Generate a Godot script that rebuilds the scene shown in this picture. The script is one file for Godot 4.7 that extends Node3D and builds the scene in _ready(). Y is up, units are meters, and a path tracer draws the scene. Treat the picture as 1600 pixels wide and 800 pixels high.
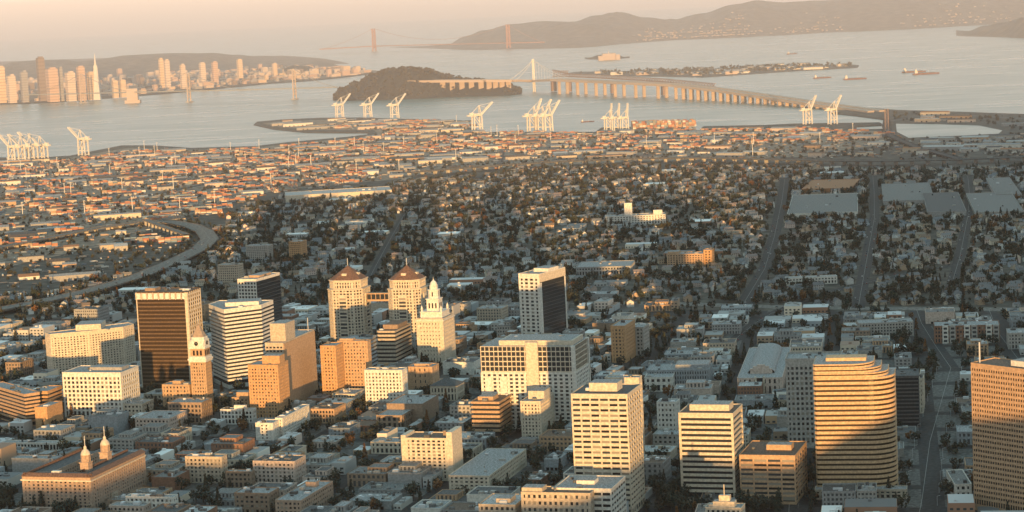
extends Node3D
# Dawn over a city of towers, a port and a bay, seen from the air. Units are metres; x runs right, -z runs away over the bay.

const GROUND := 4.0
const EARTH := 7.44e6          # radius that bends the datum (with refraction), so far shores sink as they do
const SUN_SIDE := 2.0         # degrees the sun stands to the right of straight behind the viewer
const SUN_HIGH := 2.3

var rng := RandomNumberGenerator.new()
var mats := {}
var used_names := {}
var used_labels := {}
var anchors := []
var footprints := []           # [centre, half width, half depth, yaw] of everything built by hand
var noise_fine: Texture2D
var noise_coarse: Texture2D
var roads := []
var grids := {}               # the points of each hill, to stand things on
var cube: BoxMesh

# ---------------------------------------------------------------- helpers

func lin(r: float, g: float, b: float) -> Color:
	return Color(r, g, b).linear_to_srgb()

func drop(x: float, z: float) -> float:
	return -(x * x + z * z) / (2.0 * EARTH)

func noise_tex(freq: float, low: float, high: float, sz: int, sd: int, oct := 4) -> NoiseTexture2D:
	var n := FastNoiseLite.new()
	n.seed = sd
	n.frequency = freq
	n.fractal_octaves = oct
	var t := NoiseTexture2D.new()
	t.width = sz
	t.height = sz
	t.seamless = true
	t.noise = n
	var g := Gradient.new()
	g.set_color(0, Color(low, low, low))
	g.set_color(1, Color(high, high, high))
	t.color_ramp = g
	return t

func mat(called: String, c: Color, rough := 0.85, tex: Texture2D = null, scale := 0.03, spec := 0.4) -> StandardMaterial3D:
	if mats.has(called):
		return mats[called]
	var m := StandardMaterial3D.new()
	m.resource_name = called
	m.albedo_color = c
	m.roughness = rough
	m.metallic_specular = spec
	if tex:
		m.albedo_texture = tex
		m.uv1_triplanar = true
		m.uv1_world_triplanar = true
		m.uv1_scale = Vector3.ONE * scale
	mats[called] = m
	return m

class Shape:
	var v := PackedVector3Array()
	var n := PackedVector3Array()
	var c := PackedColorArray()
	var tint := Color.WHITE
	func tri(a: Vector3, b: Vector3, d: Vector3, nn := Vector3.ZERO) -> void:
		if nn == Vector3.ZERO:
			nn = (d - a).cross(b - a).normalized()
		v.append_array([a, b, d]); n.append_array([nn, nn, nn]); c.append_array([tint, tint, tint])
	func quad(a: Vector3, b: Vector3, d: Vector3, e: Vector3) -> void:
		var nn := (d - a).cross(b - a).normalized()
		tri(a, b, d, nn); tri(a, d, e, nn)
	func box(at: Vector3, size: Vector3, basis := Basis()) -> void:
		var h := size * 0.5
		var p := []
		for i in 8:
			p.append(at + basis * Vector3(h.x if i & 1 else -h.x, h.y if i & 2 else -h.y, h.z if i & 4 else -h.z))
		quad(p[4], p[6], p[7], p[5]); quad(p[1], p[3], p[2], p[0]); quad(p[5], p[7], p[3], p[1])
		quad(p[0], p[2], p[6], p[4]); quad(p[6], p[2], p[3], p[7]); quad(p[0], p[4], p[5], p[1])
	func bar(a: Vector3, b: Vector3, t: float, t2 := -1.0) -> void:
		var d := b - a
		var up := Vector3.UP if absf(d.normalized().y) < 0.95 else Vector3.RIGHT
		var x := d.cross(up).normalized()
		var y := x.cross(d).normalized()
		box((a + b) * 0.5, Vector3(t, t2 if t2 > 0.0 else t, d.length()), Basis(x, y, -d.normalized()))
	func prism(poly: PackedVector2Array, y0: float, y1: float, bottom := true) -> void:
		var k := poly.size()
		var area := 0.0
		for i in k:
			area += poly[i].cross(poly[(i + 1) % k])
		for i in k:
			var a := poly[i]
			var b := poly[(i + 1) % k]
			if area < 0.0:
				var t := a
				a = b
				b = t
			quad(Vector3(a.x, y0, a.y), Vector3(a.x, y1, a.y), Vector3(b.x, y1, b.y), Vector3(b.x, y0, b.y))
		var ids := Geometry2D.triangulate_polygon(poly)
		for i in range(0, ids.size(), 3):
			var p0 := poly[ids[i]]
			var p1 := poly[ids[i + 1]]
			var p2 := poly[ids[i + 2]]
			tri(Vector3(p0.x, y1, p0.y), Vector3(p1.x, y1, p1.y), Vector3(p2.x, y1, p2.y), Vector3.UP)
			if bottom:
				tri(Vector3(p0.x, y0, p0.y), Vector3(p1.x, y0, p1.y), Vector3(p2.x, y0, p2.y), Vector3.DOWN)
	func cone(poly: PackedVector2Array, y0: float, tip: Vector3) -> void:
		for i in poly.size():
			var a := Vector3(poly[i].x, y0, poly[i].y)
			var b2 := poly[(i + 1) % poly.size()]
			var b := Vector3(b2.x, y0, b2.y)
			var nn := (b - a).cross(tip - a).normalized()
			if nn.y < 0.0:
				nn = -nn
			tri(a, b, tip, nn)
	func mesh() -> ArrayMesh:
		var m := ArrayMesh.new()
		var a := []
		a.resize(Mesh.ARRAY_MAX)
		a[Mesh.ARRAY_VERTEX] = v
		a[Mesh.ARRAY_NORMAL] = n
		a[Mesh.ARRAY_COLOR] = c
		m.add_surface_from_arrays(Mesh.PRIMITIVE_TRIANGLES, a)
		return m

func numbered(called: String) -> String:
	var k: int = used_names.get(called, 0)
	used_names[called] = k + 1
	return called if k == 0 else "%s_%03d" % [called, k]

func part(parent: Node3D, called: String, m: Mesh, material: Material, at := Vector3.ZERO, turn := 0.0, size := Vector3.ONE) -> MeshInstance3D:
	var o := MeshInstance3D.new()
	o.name = called
	o.mesh = m
	o.material_override = material
	parent.add_child(o, true)
	o.position = at
	o.rotation.y = turn
	o.scale = size
	return o

func thing(called: String, label: String, category: String, at: Vector3, turn := 0.0, group := "") -> Node3D:
	var o := Node3D.new()
	o.name = numbered(called)
	add_child(o)
	o.position = at
	o.rotation.y = turn
	tag(o, label, category, group)
	return o

func tag(o: Node3D, label: String, category: String, group := "") -> void:
	o.set_meta("label", label)
	o.set_meta("category", category)
	if group:
		o.set_meta("group", group)

func setting(called: String, m: Mesh, material: Material, kind := "structure", at := Vector3.ZERO) -> MeshInstance3D:
	var o := part(self, numbered(called), m, material, at)
	o.set_meta("kind", kind)
	return o

func rect(w: float, d: float, cx := 0.0, cz := 0.0) -> PackedVector2Array:
	return PackedVector2Array([Vector2(cx - w / 2, cz - d / 2), Vector2(cx + w / 2, cz - d / 2), Vector2(cx + w / 2, cz + d / 2), Vector2(cx - w / 2, cz + d / 2)])

func inset(poly: PackedVector2Array, by: float) -> PackedVector2Array:
	var r := Geometry2D.offset_polygon(poly, -by, Geometry2D.JOIN_MITER)
	return r[0] if r.size() else poly

func ground_at(x: float, z: float, h := 0.0) -> Vector3:
	return Vector3(x, GROUND + h + drop(x, z), z)

func side_of(p: Vector3, a: Vector3) -> String:
	# where p stands from a, as the viewer sees it
	var across := (atan2(p.x, -p.z) - atan2(a.x, -a.z)) * a.length()
	var away := Vector2(p.x, p.z).length() - Vector2(a.x, a.z).length()
	if absf(away) > absf(across) * 1.6:
		return "behind" if away > 0.0 else "in front of"
	if absf(across) > absf(away) * 1.6:
		return "right of" if across > 0.0 else "left of"
	return ("behind-right of" if across > 0.0 else "behind-left of") if away > 0.0 else ("front-right of" if across > 0.0 else "front-left of")

func cue(p: Vector3) -> String:
	var best := 1e18
	var who = null
	for a in anchors:
		var d: float = Vector2(p.x - a[1].x, (p.z - a[1].z) * 0.7).length_squared()
		if d < best:
			best = d
			who = a
	return "%s the %s" % [side_of(p, who[1]), who[0]]

func unique(label: String) -> String:
	used_labels[label] = used_labels.get(label, 0) + 1
	return label

# things that came out with the same words are told apart by their order across the view
func settle_labels() -> void:
	var by := {}
	for o in get_children():
		if o.has_meta("label") and o is Node3D and o.has_meta("category"):
			var l: String = o.get_meta("label")
			if not by.has(l):
				by[l] = []
			by[l].append(o)
	var first := ["first", "second", "third", "fourth", "fifth", "sixth", "seventh", "eighth", "ninth", "tenth", "eleventh", "twelfth", "thirteenth", "fourteenth", "fifteenth", "sixteenth", "seventeenth", "eighteenth", "nineteenth"]
	var tens := ["", "", "twenty", "thirty", "forty", "fifty", "sixty", "seventy", "eighty", "ninety"]
	var whole := ["", "", "twentieth", "thirtieth", "fortieth", "fiftieth", "sixtieth", "seventieth", "eightieth", "ninetieth"]
	for l in by:
		var list: Array = by[l]
		if list.size() < 2:
			continue
		list.sort_custom(func(p, q): return p.position.x / -p.position.z < q.position.x / -q.position.z)
		for k in list.size():
			var n := k + 1
			var w: String = first[k] if n < 20 else (whole[(n / 10) % 10] if n % 10 == 0 else tens[(n / 10) % 10] + "-" + first[n % 10 - 1])
			w = "leftmost" if k == 0 else w + " from left"
			if k == list.size() - 1 and k > 1:
				w = "rightmost"
			list[k].set_meta("label", "%s, %s" % [l, w])

func blocked(p: Vector2, r: float) -> bool:
	for f in footprints:
		var q: Vector2 = (p - f[0]).rotated(f[3])
		if absf(q.x) < f[1] + r and absf(q.y) < f[2] + r:
			return true
	return false

func road_near(p: Vector2, r: float) -> bool:
	for w in roads:
		var pts: PackedVector2Array = w[0]
		for i in pts.size() - 1:
			if Geometry2D.get_closest_point_to_segment(p, pts[i], pts[i + 1]).distance_to(p) < w[1] * 0.5 + r:
				return true
	return false

# ---------------------------------------------------------------- buildings

# One storeyed volume: glazing set back inside, a band of wall at every floor, piers between the windows.
func mass(t: Node3D, poly: PackedVector2Array, y0: float, y1: float, o: Dictionary) -> void:
	var st: String = o.get("st", "punch")
	var wall: Material = mats[o.get("wall", "cream")]
	var glass: Material = mats[o.get("glass", "glass")]
	var floors: int = o.get("n", maxi(1, int((y1 - y0) / 4.5)))
	var top: float = o.get("top", 1.6)
	var bot: float = o.get("bot", 1.5)
	var sp: float = o.get("sp", 0.5)
	var pw: float = o.get("pw", 0.45)
	var bay: float = o.get("bay", 4.5)
	var deep: float = o.get("deep", 0.7)
	var merged: bool = o.get("merged", false)
	var fh := (y1 - y0 - top - bot) / floors
	var joined := Shape.new()
	if st == "plain":
		joined.prism(poly, y0, y1)
		part(t, "wall", joined.mesh(), wall)
	else:
		var core := Shape.new()
		core.prism(inset(poly, deep), y0, y1 - 0.4)
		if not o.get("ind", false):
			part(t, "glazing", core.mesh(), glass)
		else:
			part(t, "room_shade_core", core.mesh(), mats["painted_room_shade"])  # near-black core, the shade of the rooms behind the panes painted in
		var band := Shape.new()
		band.prism(poly, 0.0, fh * sp)
		var band_mesh := band.mesh()
		if merged:
			joined.prism(poly, y0, y0 + bot)
			joined.prism(poly, y1 - top, y1)
		else:
			var low := Shape.new()
			low.prism(poly, y0, y0 + bot)
			part(t, "base_wall", low.mesh(), wall)
			var high := Shape.new()
			high.prism(poly, y1 - top, y1)
			part(t, "top_wall", high.mesh(), wall)
		for k in floors:
			if k == 0 and bot > 0.5:
				continue
			if merged:
				joined.prism(poly, y0 + bot + k * fh, y0 + bot + k * fh + fh * sp)
			else:
				part(t, "spandrel", band_mesh, wall, Vector3(0, y0 + bot + k * fh, 0))
		# piers and panes, one edge after the other
		var k2 := poly.size()
		var area := 0.0
		for i in k2:
			area += poly[i].cross(poly[(i + 1) % k2])
		var pier_mesh: BoxMesh
		var count := 0
		var rest := Shape.new()
		for i in k2:
			var a := poly[i]
			var b := poly[(i + 1) % k2]
			var run := (b - a).normalized()
			var out := Vector2(run.y, -run.x) * signf(area)
			var world_out := Vector3(out.x, 0, out.y).rotated(Vector3.UP, t.rotation.y)
			if world_out.z < -0.35:
				continue
			var style: String = st
			if o.has("side") and world_out.x > 0.3:
				style = o.side
			var long := a.distance_to(b)
			var bays := maxi(1, int(round(long / bay)))
			var bw := long / bays
			var turn := atan2(out.x, out.y)
			if style == "band":
				bays = 1
				bw = long
			var wide := bw * pw if style != "band" else minf(o.get("corner", 0.0), long * 0.2)
			if wide > 0.05:
				for j in bays + 1:
					var w2 := wide * (1.0 if j in [0, bays] else 1.0)
					var at := a + run * clampf(j * bw, w2 / 2 - 0.12, long - w2 / 2 + 0.12) - out * (deep * 0.5 - 0.06)
					var h := y1 - y0 - top * 0.5
					var size := Vector3(w2, h, deep)
					if merged:
						joined.box(Vector3(at.x, y0 + h / 2, at.y), size, Basis(Vector3.UP, turn))
					else:
						part(t, "pier", cube, wall, Vector3(at.x, y0 + h / 2, at.y), turn, size)
			if o.get("ind", false) and style != "band":
				for f in floors:
					for j in bays:
						var at := a + run * (j + 0.5) * bw - out * (deep * 0.72)
						var y := y0 + bot + f * fh + fh * sp * (0.5 if f or bot <= 0.5 else 0.0)
						var size := Vector3(bw * (1.0 - pw * 0.9), fh * (1.0 - sp * 0.45), 0.12)
						var c := Vector3(at.x, y + fh * 0.5 + (fh * sp * 0.25), at.y)
						if count < 300:
							part(t, "window", cube, mats[["pane", "pane", "pane_blind", "pane_dark"][rng.randi() % 4]], c, turn, size)
						else:
							rest.box(c, size, Basis(Vector3.UP, turn))
						count += 1
		if rest.v.size():
			part(t, "window_field", rest.mesh(), mats["pane"]).set_meta("kind", "stuff")
		if joined.v.size():
			part(t, "wall", joined.mesh(), wall)
	# the roof lies inside a parapet
	var rf := Shape.new()
	rf.prism(inset(poly, 0.5), y1 - 0.3, y1 + 0.05, false)
	part(t, "roof", rf.mesh(), mats[o.get("roof", "roof_grey")])
	var para: float = o.get("para", 0.9)
	if para > 0.0:
		var pp := Shape.new()
		var inner := inset(poly, 0.45)
		var kk := poly.size()
		for i in kk:
			var a := poly[i]
			var b := poly[(i + 1) % kk]
			pp.bar(Vector3(a.x, y1 + para / 2, a.y), Vector3(b.x, y1 + para / 2, b.y), 0.45, para)
		part(t, "parapet", pp.mesh(), wall)

func clutter(t: Node3D, w: float, d: float, y: float, k: int) -> void:
	for i in k:
		var s := Vector3(rng.randf_range(2, 7), rng.randf_range(1.2, 3.2), rng.randf_range(2, 6))
		var m: Material = mats[["metal", "roof_dull", "concrete", "roof_dark"][rng.randi() % 4]]
		var at := Vector3(rng.randf_range(-0.38, 0.38) * w, y + s.y / 2, rng.randf_range(-0.38, 0.38) * d)
		if i % 3 == 2:
			part(t, "roof_vent", pipe_mesh, m, at, 0, Vector3(s.x * 0.5, s.y, s.x * 0.5))
		else:
			part(t, "roof_unit", unit_mesh, m, at, 0, s)

var pipe_mesh: Mesh
var unit_mesh: Mesh

# A building by hand: centre, size, yaw, and how it looks.
func tower(called: String, label: String, category: String, short: String, x: float, z: float, w: float, d: float, h: float, yaw: float, o := {}) -> Node3D:
	var t := thing(called, unique(label), category, ground_at(x, z), deg_to_rad(-yaw))
	footprints.append([Vector2(x, z), w / 2, d / 2, deg_to_rad(-yaw)])
	if short:
		anchors.append([short, ground_at(x, z)])
	if o.get("st", "") != "none":
		mass(t, o.get("poly", rect(w, d)), 0.0, h, o)
	for p in o.get("ph", []):
		var s := Shape.new()
		var poly := rect(w * (p[1] - p[0]), d * (p[3] - p[2]), w * ((p[0] + p[1]) / 2 - 0.5), d * (0.5 - (p[2] + p[3]) / 2))
		s.prism(poly, h, h + p[4])
		var ph := part(t, "penthouse", s.mesh(), mats[o.get("phm", o.get("wall", "cream"))])
		var r := Shape.new()
		r.prism(inset(poly, 0.5), h + p[4], h + p[4] + 0.25, false)
		part(ph, "roof", r.mesh(), mats[o.get("phroof", "roof_grey")])
	clutter(t, w, d, h, o.get("units", 4))
	return t

# ---------------------------------------------------------------- buildings with a shape of their own

func octagon(r: float, cut: float) -> PackedVector2Array:
	return PackedVector2Array([Vector2(-r + cut, -r), Vector2(r - cut, -r), Vector2(r, -r + cut), Vector2(r, r - cut), Vector2(r - cut, r), Vector2(-r + cut, r), Vector2(-r, r - cut), Vector2(-r, -r + cut)])

func ring(r: float, k: int) -> PackedVector2Array:
	var p := PackedVector2Array()
	for i in k:
		p.append(Vector2.from_angle(TAU * i / k) * r)
	return p

func lathe(s: Shape, prof: Array, k: int) -> void:
	for j in prof.size() - 1:
		for i in k:
			var a := Vector2.from_angle(TAU * i / k)
			var b := Vector2.from_angle(TAU * (i + 1) / k)
			var p: Array = prof[j]
			var q: Array = prof[j + 1]
			s.quad(Vector3(a.x * p[0], p[1], a.y * p[0]), Vector3(b.x * p[0], p[1], b.y * p[0]), Vector3(b.x * q[0], q[1], b.y * q[0]), Vector3(a.x * q[0], q[1], a.y * q[0]))

func one(parent: Node3D, called: String, material: String, build: Callable) -> MeshInstance3D:
	var s := Shape.new()
	build.call(s)
	return part(parent, called, s.mesh(), mats[material])

func clock_tower(x: float, z: float, w: float, d: float, h: float, yaw: float) -> void:
	var t := tower("clock_tower", "slender brick tower with white clock stage and pointed copper spire", "tower", "clock tower", x, z, w, d, h, yaw, {st = "punch", n = 14, bay = 3.4, sp = 0.5, pw = 0.55, wall = "brick_tan", ind = true, units = 0, para = 0.0, bot = 4.0})
	var r := w / 2
	one(t, "cornice", "white", func(s): s.prism(rect(w + 2.6, d + 2.6), h + 0.1, h + 2.2); s.prism(rect(w + 4.0, d + 4.0), h + 2.2, h + 4.2); s.prism(rect(w + 1.6, d + 1.6), h + 4.2, h + 7.0))
	var arc := one(t, "arcade", "brick_tan", func(s): s.prism(rect(w - 1.5, d - 1.5), h + 7.0, h + 16.0))
	for k in 4:
		var out := Vector3(0, 0, 1).rotated(Vector3.UP, k * PI / 2)
		var far := (d if k % 2 == 0 else w) / 2 - 0.75
		for j in [-1, 0, 1]:
			var run := Vector3(1, 0, 0).rotated(Vector3.UP, k * PI / 2)
			part(arc, "arched_window", cube, mats["pane_dark"], out * far + run * j * 4.6 + Vector3(0, h + 11, 0), k * PI / 2, Vector3(2.4, 6.0, 0.4))
	one(t, "clock_stage", "white", func(s): s.prism(rect(w + 1.0, d + 1.0), h + 16.0, h + 18.0); s.prism(octagon(r - 0.4, 3.2), h + 18.0, h + 27.0); s.prism(octagon(r - 1.6, 3.0), h + 27.0, h + 30.0))
	for k in 4:
		var out := Vector3(0, 0, 1).rotated(Vector3.UP, k * PI / 2)
		var face := one(t, "clock_face", "pane_dark", func(s): lathe(s, [[0.0, 0.35], [2.5, 0.35], [2.5, 0.0]], 20))
		face.position = out * (r - 0.4) + Vector3(0, h + 22.5, 0)
		face.basis = Basis(Vector3.UP, k * PI / 2) * Basis(Vector3.RIGHT, PI / 2)
		var hands := one(face, "hand", "roof_white", func(s): s.box(Vector3(0, 0.45, -0.8), Vector3(0.3, 0.1, 1.6)); s.box(Vector3(0.6, 0.45, 0), Vector3(1.2, 0.1, 0.3)))
		part(t, "pinnacle", pinnacle_mesh, mats["white"], Vector3(r - 2.0, h + 18.0, r - 2.0).rotated(Vector3.UP, k * PI / 2), 0, Vector3.ONE * 1.3)
	one(t, "spire", "copper", func(s): s.cone(octagon(r - 2.2, 2.8), h + 30.0, Vector3(0, h + 46.0, 0)))
	one(t, "flagpole", "metal", func(s): s.bar(Vector3(0, h + 44, 0), Vector3(0, h + 53, 0), 0.5))

var pinnacle_mesh: Mesh

func city_hall(x: float, z: float, w: float, d: float, h: float, yaw: float) -> void:
	var t := tower("city_hall", "pale stone city hall with stepped wedding-cake top and lantern", "city hall", "pale city hall", x, z, w, d, h, yaw, {st = "punch", n = 10, bay = 4.2, sp = 0.6, pw = 0.7, wall = "cream", ind = true, units = 0, para = 1.4, bot = 6.0, top = 5.0})
	one(t, "cornice", "white", func(s): s.prism(rect(w + 2.2, d + 2.2), h - 2.4, h - 1.2))
	one(t, "lower_tier", "white", func(s): s.prism(rect(w * 0.8, d * 0.66), h + 0.1, h + 8.0); s.prism(rect(w * 0.84, d * 0.7), h + 8.0, h + 9.2))
	var cl := one(t, "clock_stage", "white", func(s): s.prism(rect(w * 0.44, w * 0.44), h + 9.2, h + 24.0); s.prism(rect(w * 0.48, w * 0.48), h + 24.0, h + 25.4))
	for k in 4:
		for j in [-1, 0, 1]:
			var out := Vector3(0, 0, w * 0.222).rotated(Vector3.UP, k * PI / 2)
			var run := Vector3(j * 4.6, 0, 0).rotated(Vector3.UP, k * PI / 2)
			part(cl, "window", cube, mats["pane_dark"], out + run + Vector3(0, h + 16, 0), k * PI / 2, Vector3(1.9, 7.0, 0.4))
		part(t, "pinnacle", pinnacle_mesh, mats["white"], Vector3(w * 0.36, h + 9.2, d * 0.28 * (1 if k < 2 else -1)) * Vector3(1 if k % 2 else -1, 1, 1), 0, Vector3.ONE * 1.4)
	var ln := one(t, "lantern", "white", func(s): s.prism(octagon(w * 0.18, 2.6), h + 25.4, h + 36.0); s.prism(octagon(w * 0.2, 2.8), h + 36.0, h + 37.2); s.prism(octagon(w * 0.13, 2.0), h + 37.2, h + 43.0))
	for k in 8:
		part(ln, "opening", cube, mats["pane_dark"], Vector3(0, h + 31, w * 0.18).rotated(Vector3.UP, k * PI / 4) * Vector3(0.985, 1, 0.985), k * PI / 4, Vector3(1.6, 6.0, 0.4))
	one(t, "dome", "white", func(s): lathe(s, [[w * 0.13, h + 43], [w * 0.115, h + 45.5], [w * 0.075, h + 47.6], [w * 0.03, h + 48.8], [0.3, h + 51], [0.0, h + 54]], 12))

func twin_tower(called: String, label: String, short: String, x: float, z: float, w: float, h: float, yaw: float) -> void:
	var r := w / 2
	var t := tower(called, label, "tower", short, x, z, w, w, h, yaw, {st = "punch", n = 17, bay = 5.2, sp = 0.4, pw = 0.36, wall = "cream", poly = octagon(r, w * 0.2), units = 0, para = 0.0, bot = 6.0, ind = true, deep = 0.9})
	mass(t, octagon(r * 0.9, w * 0.18), h + 0.1, h + 12.0, {st = "punch", n = 2, bay = 4.0, sp = 0.35, pw = 0.5, wall = "cream", para = 0.0, top = 3.0, bot = 1.0})
	one(t, "cornice", "cream", func(s): s.prism(octagon(r + 0.9, w * 0.2), h - 1.8, h - 0.5); s.prism(octagon(r * 0.9 + 1.0, w * 0.18), h + 11.0, h + 12.4))
	var rf := one(t, "pyramid_roof", "roof_tile", func(s): s.cone(octagon(r * 0.9 + 0.6, w * 0.2), h + 12.4, Vector3(0, h + 31.0, 0)))
	one(rf, "skylight", "cream", func(s): s.box(Vector3(0, h + 18.5, r * 0.55), Vector3(7, 5.0, 5)); s.box(Vector3(r * 0.55, h + 18.5, 0), Vector3(5, 5.0, 7)))
	one(rf, "finial", "metal", func(s): s.bar(Vector3(0, h + 30, 0), Vector3(0, h + 41, 0), 0.7))
	for k in 2:   # the tall glazed bay on the two sides in view
		var out := Vector3(0, 0, r).rotated(Vector3.UP, k * PI / 2)
		var bay := one(t, "glazed_bay", "cream", func(s): s.prism(rect(13.0, 2.6), 0.0, h - 8.0))
		bay.position = out
		bay.rotation.y = k * PI / 2
		for f in 13:
			part(bay, "window", cube, mats["pane" if f % 3 else "pane_blind"], Vector3(0, 5.0 + f * (h - 14.0) / 13.0, 1.25), 0, Vector3(10.0, (h - 14.0) / 13.0 * 0.62, 0.3))

func grand_hotel(x: float, z: float, w: float, d: float, h: float, yaw: float) -> void:
	# a U of three wings round a court that opens to the back, two cupolas on the inner ends
	var t := tower("grand_hotel", "large tan brick hotel with two domed cupolas and brown tiled eaves", "hotel", "hotel with cupolas", x, z, w, d, h, yaw, {st = "none", units = 0})
	var o := {st = "punch", n = 8, bay = 5.0, sp = 0.46, pw = 0.56, wall = "brick_pink", roof = "roof_dark", ind = true, para = 0.0, bot = 5.0, top = 4.5}
	var arm := w * 0.3
	mass(t, rect(w, 22.0, 0, d / 2 - 11.0), 0.0, h, o)
	mass(t, rect(arm, d - 22.2, w / 2 - arm / 2, -11.1), 0.0, h - 0.02, o)
	o = o.duplicate()
	o.ind = false
	mass(t, rect(arm, d - 22.2, -w / 2 + arm / 2, -11.1), 0.0, h - 0.02, o)
	mass(t, rect(w * 0.4 - 0.3, d * 0.4, 0, d / 2 - 22.2 - d * 0.2), 0.0, h * 0.55, o)
	one(t, "cornice", "cream", func(s): s.prism(rect(w + 2.4, 24.4, 0, d / 2 - 11.0), h - 4.4, h - 3.0); s.prism(rect(arm + 2.4, d - 23.5, w / 2 - arm / 2, -11.8), h - 4.38, h - 3.02))
	var eave := func(s: Shape, a: Vector3, b: Vector3, out: Vector3):
		s.quad(a + out * 1.8 - Vector3(0, 0.4, 0), b + out * 1.8 - Vector3(0, 0.4, 0), b - out * 3.6 + Vector3(0, 2.6, 0), a - out * 3.6 + Vector3(0, 2.6, 0))
		s.quad(a - out * 3.6 + Vector3(0, 2.6, 0), b - out * 3.6 + Vector3(0, 2.6, 0), b - out * 4.0, a - out * 4.0)
	var hw := w / 2
	var hd := d / 2
	one(t, "tiled_eave", "roof_tile", func(s): eave.call(s, Vector3(-hw, h + 0.4, hd), Vector3(hw, h + 0.4, hd), Vector3(0, 0, 1)))
	one(t, "tiled_eave", "roof_tile", func(s): eave.call(s, Vector3(hw, h + 0.42, hd), Vector3(hw, h + 0.42, -hd), Vector3(1, 0, 0)))
	one(t, "tiled_eave", "roof_tile", func(s): eave.call(s, Vector3(hw - arm, h + 0.42, hd - 22), Vector3(hw - arm, h + 0.42, -hd), Vector3(-1, 0, 0)))
	one(t, "tiled_eave", "roof_tile", func(s): eave.call(s, Vector3(-hw, h + 0.42, hd), Vector3(-hw, h + 0.42, -hd), Vector3(-1, 0, 0)))
	one(t, "penthouse", "white", func(s): s.prism(rect(9, 5, -w * 0.05, hd - 9), h, h + 4.0))
	for c in [Vector3(w * 0.24, 0, hd - 30.0), Vector3(w * 0.2, 0, hd - 78.0)]:
		var cu := part(t, "cupola", cupola_mesh, mats["brick_pink"], c + Vector3(0, h, 0))
		part(cu, "dome", cupola_dome, mats["cream"])
		part(cu, "spire", spire_mesh, mats["metal"])
	clutter(t, w * 0.3, 10, h, 3)

var cupola_mesh: Mesh
var cupola_dome: Mesh
var spire_mesh: Mesh

func state_block(x: float, z: float, w: float, d: float, h: float, yaw: float) -> void:
	var t := tower("state_office_block", "wide cream office block with dark glass top storeys and white centre pier", "building", "wide cream office block", x, z, w, d, h, yaw, {st = "none", units = 5})
	var low := h * 0.66
	mass(t, rect(w, d), 0.0, low, {st = "punch", n = 13, bay = 6.6, sp = 0.42, pw = 0.45, wall = "white", para = 0.0, ind = true, bot = 6.0, top = 2.0})
	mass(t, rect(w - 1.2, d - 1.2), low + 0.06, h - 4.0, {st = "punch", n = 5, bay = 5.2, sp = 0.2, pw = 0.16, wall = "cream", glass = "glass", para = 0.0, top = 0.6, bot = 0.3})
	one(t, "centre_pier", "cream", func(s): s.prism(rect(14.0, 3.0, w * 0.06, d / 2 + 1.0), 0.0, h + 1.0))
	one(t, "corner_pier", "white", func(s): s.prism(rect(4.0, 4.0, w / 2 - 1.2, d / 2 - 1.2), 0.0, h - 3.6))
	one(t, "corner_pier", "white", func(s): s.prism(rect(4.0, 4.0, w / 2 - 1.2, -d / 2 + 1.2), 0.0, h - 3.6))
	for k in [-0.42, -0.26]:
		one(t, "solid_panel", "white", func(s): s.prism(rect(8.0, 0.8, w * k, d / 2 + 0.3), 0.0, low * 0.93))
	var rf := one(t, "roof_canopy", "cream", func(s): s.prism(rect(w * 0.78, d * 0.72, w * 0.08, 2.0), h - 3.9, h + 1.6))
	one(rf, "roof", "roof_grey", func(s): s.prism(rect(w * 0.74, d * 0.68, w * 0.08, 2.0), h + 1.6, h + 1.8, false))
	one(t, "roof_rim", "roof_grey", func(s): s.prism(rect(w - 2.0, d - 2.0), h - 4.0, h - 3.92, false))

func plaza_tower(x: float, z: float, w: float, d: float, h: float, yaw: float) -> void:
	# rounded right corner, ribbon windows, terraces stepping down at the top
	var t := tower("ribbon_window_tower", "golden office tower with rounded corner and ribbon windows above a podium", "tower", "rounded golden tower", x, z, w, d, h, yaw, {st = "none", units = 0})
	var shape := func(cut: float, rr: float) -> PackedVector2Array:
		var p := PackedVector2Array([Vector2(-w / 2, -d / 2), Vector2(w / 2 - cut, -d / 2)])
		for i in 9:
			var a := PI / 2 * (i / 8.0)
			p.append(Vector2(w / 2 - cut - rr, d / 2 - rr) + Vector2(cos(a), sin(a)) * rr)
		p.append(Vector2(-w / 2 + 2.0, d / 2))
		p.append(Vector2(-w / 2, d / 2 - 2.0))
		return p
	var o := {st = "band", n = 23, sp = 0.56, wall = "gold", glass = "glass_bronze", deep = 0.8, para = 0.0, top = 2.0, bot = 3.0, roof = "roof_grey"}
	mass(t, shape.call(0.0, 24.0), 0.0, h * 0.93, o)
	var step := h * 0.93
	for k in 3:
		o.n = 1
		o.bot = 0.3
		o.top = 1.2
		mass(t, shape.call(6.0 + k * 6.5, 22.0), step + 0.06, step + h * 0.035, o)
		step += h * 0.035
	var c := Shape.new()
	c.prism(rect(w * 0.5, d * 0.4, -w * 0.1, -4), step, step + 3.0)
	part(t, "penthouse", c.mesh(), mats["gold"])
	mass(t, rect(w + 10, 16.0, 4.0, d / 2 + 6.0), 0.0, 9.0, {st = "punch", n = 2, bay = 5.0, wall = "buff", para = 0.8})

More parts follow.
